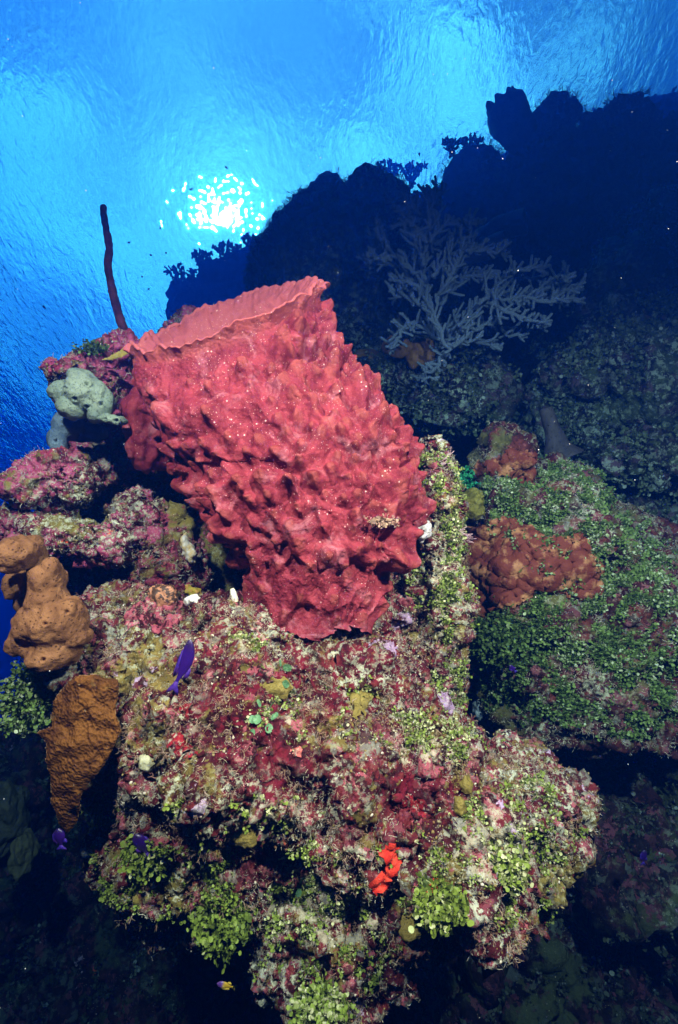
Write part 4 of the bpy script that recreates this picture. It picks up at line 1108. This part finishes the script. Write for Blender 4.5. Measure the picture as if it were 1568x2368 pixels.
def fish_mat(name, a, b, mid=.5, sheen=(.07, .01, .20)):
    t = NT(name, .38)
    f = t.attr('along')
    t.color(t.mix(t.math('MULTIPLY', t.noise(120, 3, .6), .35), t.mix(t.ramp(f, mid - .12, mid + .12), a, b), sheen))
    t.b.inputs['Specular IOR Level'].default_value = .5
    return t.m
FM1 = fish_mat('violet_fish', (.003, .003, .022), (.011, .003, .095), .2); FF1 = plain('violet_fin', (.02, .008, .18), (.05, .012, .16), 60); FE = plain('fish_eye', (.01, .01, .01), (.015, .015, .02), 30, .15)
FM2 = fish_mat('two_tone_fish', (.10, .02, .30), (.70, .42, .02), .36, (.3, .2, .05)); FF2 = plain('yellow_fin', (.65, .42, .03), (.7, .5, .05), 60)
fish('reef_fish', 'violet blue fish with a forked tail swimming head up before the maroon rock', (441, 1478), (398, 1604), .90, 15, (FM1, FF1, FE), -.5)
fish('reef_fish', 'short violet blue fish over the bright green algae at lower left', (313, 1928), (345, 1985), .93, 16, (FM1, FF1, FE), .1, -1)
fish('reef_fish', 'half hidden violet fish just below the tip of the plate coral', (135, 1915), (143, 1965), 1.05, 13, (FM1, FF1, FE))
fish('reef_fish', 'tiny violet fish in the black shade at the bottom left', (293, 2066), (325, 2078), 1.1, 9, (FM1, FF1, FE))
fish('reef_fish', 'small half violet half yellow fish in the dark at the bottom', (502, 2273), (546, 2284), 1.0, 8, (FM2, FF2, FE))
fish('reef_fish', 'tiny bright blue fish in front of the dark red rock on the right', (1178, 1538), (1194, 1554), 1.35, 5, (FM1, FF1, FE))
fish('reef_fish', 'thin violet fish in the black gap at the lower right', (1490, 1965), (1487, 2000), 1.5, 7, (FM1, FF1, FE))
FG = plain('far_fish', (.03, .035, .04), (.06, .06, .065), 10)
for k, (u, v, du, dv_, d) in enumerate([(525, 388, 10, 8, 5), (444, 437, 13, -4, 5), (372, 524, 3, -12, 5), (566, 561, 10, 2, 5), (970, 358, 2, 12, 6), (350, 590, 8, 3, 5.5), (420, 610, 9, -3, 6), (300, 560, 10, -3, 5), (330, 640, 6, 4, 6), (104, 711, 10, 9, 4), (1248, 388, 6, 5, 7), (405, 650, 6, -3, 6), (385, 585, 5, 5, 6), (637, 524, 8, 3, 5), (345, 668, 7, -2, 6.5)]):
    fish('small_fish', 'tiny dark fish far off in the bright open water', (u - du / 2, v - dv_ / 2), (u + du / 2, v + dv_ / 2), d, 2.4, (FG, FG, FG), group='tiny dark fish in open water', fins=False)

# ------------------------------------------------------------------ ground cover: leafy algae, turf and drifting specks
def leaflet(n=8, thick=.10):
    a = np.linspace(-2.5, 2.5, n)
    rim = np.stack([np.sin(a) * .95, .95 + np.cos(a) * .85, .16 * np.sin(a * 1.5) ** 2], 1)
    V = np.concatenate([[[0, 0, 0]], [[0, .85, -.12]], rim]); i = np.arange(n - 1)
    F = np.concatenate([np.stack([np.full(n - 1, 1), i + 2, i + 3], -1), [[0, 2, 1]], [[0, 1, n + 1]]])
    Vb = V.copy(); Vb[:, 2] -= thick
    return V, F
def sprig(r5, leaves=5):
    """a short chain of disc leaves, forking"""
    LV_, LF_ = leaflet(); Vs, Fs, Ts, n = [], [], [], 0
    base = np.zeros(3); dirv = np.array([0, 1.0, 0])
    tips = [(base, 0.0)]
    for k in range(leaves):
        b, ang = tips.pop(0)
        for s in ((-1, 1) if r5.random() < .45 else (0,)):
            an = ang + s * r5.uniform(.5, .9) + r5.normal() * .25; sc = r5.uniform(.75, 1.15)
            tw = r5.normal() * .7; tl = r5.normal() * .35
            Q = LV_ * sc
            c, s_ = math.cos(tw), math.sin(tw); Q = np.stack([Q[:, 0] * c + Q[:, 2] * s_, Q[:, 1], -Q[:, 0] * s_ + Q[:, 2] * c], 1)
            c, s_ = math.cos(tl), math.sin(tl); Q = np.stack([Q[:, 0], Q[:, 1] * c - Q[:, 2] * s_, Q[:, 1] * s_ + Q[:, 2] * c], 1)
            c, s_ = math.cos(an), math.sin(an); Q = np.stack([Q[:, 0] * c + Q[:, 1] * s_, -Q[:, 0] * s_ + Q[:, 1] * c, Q[:, 2]], 1)
            Vs.append(Q + b); Fs.append(LF_ + n); n += len(Q); Ts.append(np.full(len(Q), r5.random()))
            tips.append((b + np.array([math.sin(an), math.cos(an), r5.normal() * .3]) * 1.55 * sc, an))
    return np.concatenate(Vs), np.concatenate(Fs), np.concatenate(Ts)
def strand(r5, curl=1.0, seg=6):
    p = [np.zeros(3)]; d = np.array([r5.normal() * .3, 1, r5.normal() * .3])
    for k in range(seg):
        d = d + r5.normal(size=3) * .42 * curl; d /= np.linalg.norm(d); p.append(p[-1] + d / seg)
    p = np.array(p); V, Fs = tube(p, np.linspace(.050, .030, seg + 1), 3)
    q, tr = Fs; F = np.concatenate([q[:, [0, 1, 2]], q[:, [0, 2, 3]], tr])
    return V, F, np.full(len(V), r5.random())
def twig(r5):
    parts = [strand(r5, .6)]
    for k in range(3):
        V, F, T = strand(r5, .6, 4); a = r5.uniform(-1, 1); c, s = math.cos(a), math.sin(a)
        V = V * .55; V = np.stack([V[:, 0] * c + V[:, 1] * s, -V[:, 0] * s + V[:, 1] * c, V[:, 2]], 1)
        parts.append((V + np.array([0, r5.uniform(.3, .8), 0]), F, T))
    n = 0; Vs, Fs, Ts = [], [], []
    for V, F, T in parts: Vs.append(V); Fs.append(F + n); Ts.append(T); n += len(V)
    return np.concatenate(Vs), np.concatenate(Fs), np.concatenate(Ts)
def nodule(r5):
    V, F = ICO[1]; V = V * (1 + .25 * r5.normal(size=(len(V), 1))) * np.array([1, .6, 1]); return V, F, np.full(len(V), r5.random())
def frames(N, r5, up=None, mixup=0.0, jit=.5, flat=None):
    Y = N + jit * r5.normal(size=N.shape)
    if up is not None: Y = Y * (1 - mixup) + up * mixup
    Y /= np.linalg.norm(Y, axis=1)[:, None]
    ref = r5.normal(size=Y.shape)
    if flat is not None: ref = ref * flat[1] + flat[0]
    X = np.cross(Y, ref); X /= np.linalg.norm(X, axis=1)[:, None]
    return X, Y, np.cross(X, Y)
def scatter(name, label, pos, nrm, protos, size, mat, r5, up=None, mixup=0., jit=.5, tone=None, sink=.1, flat=None):
    pick = r5.integers(0, len(protos), len(pos)); Vs, Fs, Ts, n = [], [], [], 0
    X, Y, Z = frames(nrm, r5, up, mixup, jit, flat)
    sz = size[0] + (size[1] - size[0]) * r5.random(len(pos)) ** 1.5
    for k, (pv, pf, pt) in enumerate(protos):
        i = np.where(pick == k)[0]
        if not len(i): continue
        B = np.stack([X[i], Y[i], Z[i]], 1)
        W = np.einsum('mj,njk->nmk', pv, B) * sz[i][:, None, None] + (pos[i] - nrm[i] * (sz[i] * sink)[:, None])[:, None]
        Vs.append(W.reshape(-1, 3)); m = len(pv)
        Fs.append((pf[None] + (np.arange(len(i)) * m)[:, None, None]).reshape(-1, 3) + n); n += len(i) * m
        tt = r5.random(len(i))[:, None] * .6 + pt[None] * .4
        if tone is not None: tt = np.clip(tt * .55 + tone[i][:, None] * .45 + (tt - .5) * .3, 0, 1)
        Ts.append(tt.ravel())
    me = mesh_np(name, np.concatenate(Vs), np.concatenate(Fs), smooth=True); attr(me, 'vary', np.concatenate(Ts))
    o = obj(name, me, mat); tag(o, label, kind='stuff'); return o
class Ground:
    def __init__(self, V, Fs, backs=-.35):
        self.V = V; self.N = normals(V, Fs); self.u, self.v, self.d = px_of(V)
        view = V / np.linalg.norm(V, axis=1)[:, None]
        self.face = -(self.N * view).sum(1)
        # only the outer skin that can be seen: drop what lies well behind the nearest surface at that pixel
        gu = np.clip((self.u / 8).astype(int), 0, 300); gv = np.clip((self.v / 8).astype(int), 0, 400)
        zb = np.full((301, 401), 99.); np.minimum.at(zb, (gu, gv), self.d)
        self.ok = (self.face > backs) & (self.d < zb[gu, gv] + .10) & (self.u > -60) & (self.u < 1640) & (self.v < 2430) & (self.v > 0)
    def pick(self, r5, n, weight):
        w = weight * self.ok; w = w / w.sum()
        i = r5.choice(len(self.V), n, p=w); return i
def ell(g, spots, seed, edge=.35):
    w = np.zeros(len(g.V)); tone = np.full(len(g.V), .5)
    q = fbm(g.V * 22 + seed, 3); q2 = fbm(g.V * 16 + seed + 31, 3)
    for (u, v, ru, rv, dens, tn) in spots:
        r = np.sqrt(((g.u - u) / ru) ** 2 + ((g.v - v) / rv) ** 2) + edge * q
        k = dens * np.clip((1.1 - r) / .3, 0, 1) * np.clip(.1 + 2.6 * q2, .02, 1.5); tone = np.where(k > w, tn, tone); w = np.maximum(w, k)
    return w, tone
GN, GL, GR = Ground(NV, NF), Ground(LV, LF), Ground(RV, RF)
r5 = np.random.default_rng(5)
SPR = [sprig(r5, k) for k in (3, 4, 5, 5, 6, 6)]; STR = [strand(r5) for _ in range(8)]; TWG = [twig(r5) for _ in range(8)]; NOD = [nodule(r5) for _ in range(6)]
M_hal = leaf_mat('leaf_alga', (.018, .034, .006), (.17, .235, .032), (.54, .53, .31))
M_hal2 = leaf_mat('leaf_alga_dark', (.015, .036, .010), (.11, .18, .04), (.50, .56, .38))
M_turf = leaf_mat('turf', (.20, .17, .09), (.46, .43, .31), (.74, .71, .60))
M_turf2 = leaf_mat('turf_red', (.14, .03, .04), (.32, .22, .14), (.55, .42, .36))
M_nod = leaf_mat('crumbs', (.16, .02, .025), (.20, .15, .05), (.58, .53, .42))
UPW = np.array([0, -.25, .97])
# leafy algae on the near outcrop: bright fringes below, paler column beside the sponge
w, tn = ell(GN, [(1010, 1300, 60, 130, 1, .75), (1040, 1180, 34, 130, 1, .8), (1060, 1420, 36, 130, .9, .6), (1040, 1560, 50, 90, .5, .8), (1010, 1100, 40, 60, 1, .7),
                 (1010, 2090, 90, 45, 1.2, .55), (1180, 2090, 110, 50, 1, .6), (1230, 1980, 60, 70, .7, .6), (1130, 1900, 90, 60, .35, .7), (720, 2040, 120, 70, .8, .75), (700, 2200, 120, 70, 1, .6), (760, 2310, 80, 60, 1.1, .65), (850, 2220, 60, 60, .9, .6),
                 (520, 2130, 60, 80, 1.3, .35), (330, 1985, 60, 45, 1.2, .45), (470, 2010, 70, 60, 1, .4), (270, 2020, 70, 80, .6, .3), (380, 2080, 80, 50, .7, .35), (430, 1880, 40, 25, .8, .45), (245, 1880, 50, 50, .5, .3), (830, 1960, 120, 30, .5, .8), (1150, 1960, 170, 110, .6, .85), (1230, 1870, 90, 70, .6, .9), (720, 2150, 150, 140, .7, .85), (1000, 1700, 140, 60, .45, .95), (720, 1640, 160, 80, .3, .95), (620, 1880, 120, 50, .4, .95), (640, 1560, 60, 40, .15, .7), (560, 1480, 60, 30, .2, .9)], 1.0)
tn = np.clip(tn + .45 * fbm(GN.V * 20 + 3, 3), 0, 1); i = GN.pick(r5, 9500, w); scatter('leafy_algae', 'yellow green and cream leafy disc algae over the near outcrop', GN.V[i], GN.N[i], SPR, (.0017, .0035), M_hal, r5, UPW, .2, .5, tn[i], .3, (UPW, .38))
w, tn = ell(GR, [(1180, 1170, 80, 60, 1, .5), (1300, 1180, 110, 110, 1, .5), (1240, 1270, 70, 60, .8, .6), (1420, 1330, 130, 120, 1, .6), (1180, 1490, 120, 110, 1.2, .25), (1330, 1470, 160, 80, 1, .45), (1480, 1450, 120, 130, .9, .6), (1240, 1620, 110, 60, .7, .4), (1420, 1620, 160, 80, .6, .4), (1500, 1560, 60, 90, .8, .35), (1290, 1340, 40, 30, .6, .5), (1370, 1240, 60, 60, .8, .6), (1290, 1390, 50, 25, .5, .5)], 2.0)
tn = np.clip(tn + .55 * fbm(GR.V * 14 + 3, 3), 0, 1); i = GR.pick(r5, 13000, w); scatter('leafy_algae', 'dark green leafy disc algae covering the right hand mound', GR.V[i], GR.N[i], SPR, (.0026, .0052), M_hal2, r5, UPW, .2, .5, tn[i], .3, (UPW, .38))
# turf and crumbs
zfree = 1 - .75 * np.clip(zone(NV, [(760, 1560, 230, 130, 1), (640, 1780, 200, 110, 1), (520, 1600, 110, 140, .8), (960, 1830, 110, 60, 1)]), 0, 1)
def turf(g, n, seed, thr):
    q = fbm(g.V * 9 + seed, 4); return np.clip((q - thr) * 3, 0, 1) + .02
i = GN.pick(r5, 24000, turf(GN, 0, 3.0, .12) * zfree); scatter('turf_algae', 'pale fuzzy turf and hydroids over the near outcrop', GN.V[i], GN.N[i], STR, (.003, .011), M_turf, r5, UPW, .1, .6)
i = GN.pick(r5, 4000, turf(GN, 0, 13.0, .1)); scatter('turf_algae', 'reddish twiggy turf over the near outcrop', GN.V[i], GN.N[i], TWG, (.008, .02), M_turf2, r5, UPW, .1, .5)
i = GN.pick(r5, 12000, turf(GN, 0, 23.0, -.1) * zfree); scatter('reef_crumbs', 'small crumbs of crust and shell over the near outcrop', GN.V[i], GN.N[i], NOD, (.0012, .0034), M_nod, r5)
i = GL.pick(r5, 12000, turf(GL, 0, 33.0, -.05)); scatter('turf_algae', 'pale fuzzy turf over the left ledges', GL.V[i], GL.N[i], STR, (.006, .016), M_turf, r5, UPW, .1, .6)
i = GL.pick(r5, 6000, turf(GL, 0, 43.0, -.1)); scatter('reef_crumbs', 'small crumbs of crust and shell over the left ledges', GL.V[i], GL.N[i], NOD, (.0013, .0042), M_nod, r5)
i = GR.pick(r5, 9000, turf(GR, 0, 53.0, -.05)); scatter('turf_algae', 'pale fuzzy turf over the right hand mound', GR.V[i], GR.N[i], STR, (.007, .018), M_turf, r5, UPW, .1, .6)
GB, GS, GM = Ground(BV, BF), Ground(SV, SF), Ground(MV, MF)
M_dim = leaf_mat('dim_growth', (.03, .05, .025), (.12, .15, .08), (.46, .50, .44)); M_dim2 = leaf_mat('dim_foot', (.015, .022, .012), (.05, .06, .035), (.24, .27, .24)); M_shag = leaf_mat('shag', (.015, .018, .015), (.03, .035, .03), (.07, .08, .07))  # foot and wall growth are darkened copies, with shade put into the colour
i = GS.pick(r5, 9000, turf(GS, 0, 63.0, -.1)); scatter('reef_growth', 'small leafy growth over the lit slope on the right', GS.V[i], GS.N[i], SPR, (.005, .011), M_dim, r5, UPW, .2, .6)
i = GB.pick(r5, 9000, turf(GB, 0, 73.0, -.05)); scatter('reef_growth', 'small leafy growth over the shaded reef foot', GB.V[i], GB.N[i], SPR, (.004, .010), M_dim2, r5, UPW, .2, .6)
i = GM.pick(r5, 7000, turf(GM, 0, 83.0, -.2)); scatter('reef_growth', 'shaggy growth over the rounded knoll', GM.V[i], GM.N[i], TWG, (.02, .05), M_dim, r5, UPW, .4, .5)
GC = Ground(CV, CF); i = GC.pick(r5, 9000, turf(GC, 0, 93.0, -.2)); scatter('reef_growth', 'shaggy growth over the dark reef wall', GC.V[i], GC.N[i], TWG, (.03, .08), M_shag, r5, UPW, .4, .5)

# a few separate leafy clumps that stand clear of the rock
def clump(label, u, v, ru, rv, n, mat, tone, size=(.003, .005), d=None, name='algae_clump', rd=.03, group=None):
    p0, n0 = near.at(u, v)
    if d is None: d = float(p0 @ FWD) - .006
    q = r5.normal(size=(n, 3)); q /= np.linalg.norm(q, axis=1)[:, None]; q *= (r5.random((n, 1)) ** .45)
    pos = P(u, v, d) + q[:, :1] * ru * K * d * RIGHT + q[:, 1:2] * rv * K * d * UP + q[:, 2:] * rd * FWD
    pick = r5.integers(0, len(SPR), n); Vs, Fs, Ts, m = [], [], [], 0
    X, Y, Z = frames(q - FWD * .3, r5, UPW, .1, .5); sz = r5.uniform(size[0], size[1], n)
    for k in range(n):
        pv, pf, pt = SPR[pick[k]]
        Vs.append(pos[k] + (pv @ np.stack([X[k], Y[k], Z[k]])) * sz[k]); Fs.append(pf + m); m += len(pv); Ts.append(np.clip(tone + (pt - .5) * .5 + r5.normal() * .12, 0, 1))
    me = mesh_np(name, np.concatenate(Vs), np.concatenate(Fs)); attr(me, 'vary', np.concatenate(Ts))
    base = P(u, v, d); tag(obj(name, me, mat, origin=tuple(float(x) for x in base)), label, 'alga', group)
clump('bright lime disc algae hanging under the lower boulder right of the tan shell alga', 1015, 2085, 50, 30, 170, M_hal, .5, (.0036, .0055))
clump('lime green algae tuft behind the short violet fish', 335, 1975, 48, 38, 150, M_hal, .48, (.003, .005))
clump('deep green algae clump hanging at the lower left of the bottom nose', 515, 2135, 55, 70, 260, M_hal, .35, (.003, .0048))
clump('green leafy bush below the tan sponge at the far left edge', 70, 1610, 46, 95, 420, M_hal2, .55, (.0034, .005), 1.12, rd=.06)
clump('dark green bushy algae clump below the brown crust on the mound', 1170, 1480, 85, 75, 420, M_hal2, .22, (.0042, .006), rd=.05)
clump('pale green algae fan low on the right side of the boulder', 1170, 2000, 34, 45, 120, M_hal, .7, (.0032, .005))
clump('cream and lime algae at the tip of the bottom nose', 745, 2320, 55, 35, 200, M_hal, .62, (.003, .0048))
clump('small dark algae tuft lying on the red sponge near its lower right', 885, 1205, 34, 12, 45, M_turf2, .5, (.0022, .0035), float(px_of(SPV[np.argmin((px_of(SPV)[0] - 885) ** 2 + (px_of(SPV)[1] - 1205) ** 2 + 4e5 * (px_of(SPV)[2] > 1.1))][None])[2][0]) - .008, rd=.012)
clump('dark tufted algae on top of the left ledge', 215, 805, 34, 14, 80, M_hal2, .2, (.003, .0045), 1.33)
clump('emerald algae clump in the gap beside the olive ball sponge', 1070, 1110, 30, 36, 90, leaf_mat('emerald', (.01, .10, .04), (.02, .22, .09), (.05, .34, .14)), .5, (.003, .005), 1.7)
# round green leaves
LV8, LF8 = leaflet(14)
M_gl = plain('green_leaf', (.06, .17, .07), (.14, .28, .13), 130, .55)
def leaves(label, spots, r):
    Vs, Fs, m = [], [], 0
    for (u, v, a) in spots:
        p, n_ = near.at(u, v); p = p + n_ * .004
        Y = RIGHT * math.sin(a) + UP * math.cos(a) - FWD * .25; Y /= np.linalg.norm(Y); Zz = n_ - Y * (n_ @ Y); Zz /= np.linalg.norm(Zz); X = np.cross(Y, Zz)
        Vs.append(p + (LV8 * r * r5.uniform(.75, 1.15)) @ np.stack([X, Y, Zz])); Fs.append(LF8 + m); m += len(LV8)
    V = np.concatenate(Vs); single('round_leaf_alga', label, 'alga', V, np.concatenate(Fs), M_gl)
leaves('cluster of round green leaves left of centre below the tan shell alga', [(605, 1640, -.6), (622, 1638, .5), (600, 1660, -1.2), (630, 1655, 1.2), (612, 1668, 3.0), (596, 1682, 3.6), (590, 1655, -2)], .0095)
leaves('pair of round green leaves above the tan shell alga', [(650, 1540, -.3), (660, 1548, .8), (652, 1572, 1.9)], .010)
leaves('green round leaf low on the left beside the bottom nose', [(690, 2035, .2), (680, 2050, 3.0), (705, 2048, 1.2)], .0095)
# fine pink twigs beside the red sponge
def twigs(label, u, v, n, ln, d, seed):
    rr = np.random.default_rng(seed); parts = []
    for k in range(n):
        a = rr.uniform(.6, 1.9); p = P(u + rr.normal() * 8, v + rr.normal() * 10, d); dv2 = RIGHT * math.sin(a) + UP * math.cos(a) + FWD * rr.normal() * .3
        q = np.array([p + dv2 * ln * s / 6 + rr.normal(size=3) * .0012 for s in range(7)]); parts.append(tube(q, np.full(7, .0007), 5))
        for b in range(2):
            e = q[3 + b]; dd = dv2 + rr.normal(size=3) * .5; parts.append(tube(np.array([e + dd * ln * .3 * s / 3 for s in range(4)]), np.full(4, .0006), 5))
    V, Fs = join2(parts); single('hydroid', label, 'hydroid', V, Fs, plain('twig', (.38, .22, .26), (.5, .34, .36), 80))
twigs('fine pinkish hydroid twigs sticking out right of the red sponge shoulder', 1015, 1085, 8, .035, 1.28, 1)
twigs('fine pinkish hydroid twigs over the gap right of the sponge foot', 1050, 1240, 8, .035, 1.22, 2)
# drifting specks
n = 420; d = .7 + 3.6 * r5.random(n) ** 1.3; pos = np.array([P(a, b, c) for a, b, c in zip(r5.uniform(0, 1568, n), r5.uniform(0, 2367, n), d)])
V, F = ICO[1]; s = r5.uniform(.0003, .0009, n)
Vm = (pos[:, None] + V[None] * s[:, None, None] * np.array([1, 1, 1.4])).reshape(-1, 3); Fm = (F[None] + (np.arange(n) * len(V))[:, None, None]).reshape(-1, 3)
tag(obj('marine_snow', mesh_np('marine_snow', Vm, Fm), plain('speck', (.55, .55, .5), (.7, .7, .65))), 'pale specks drifting in the water', kind='stuff')
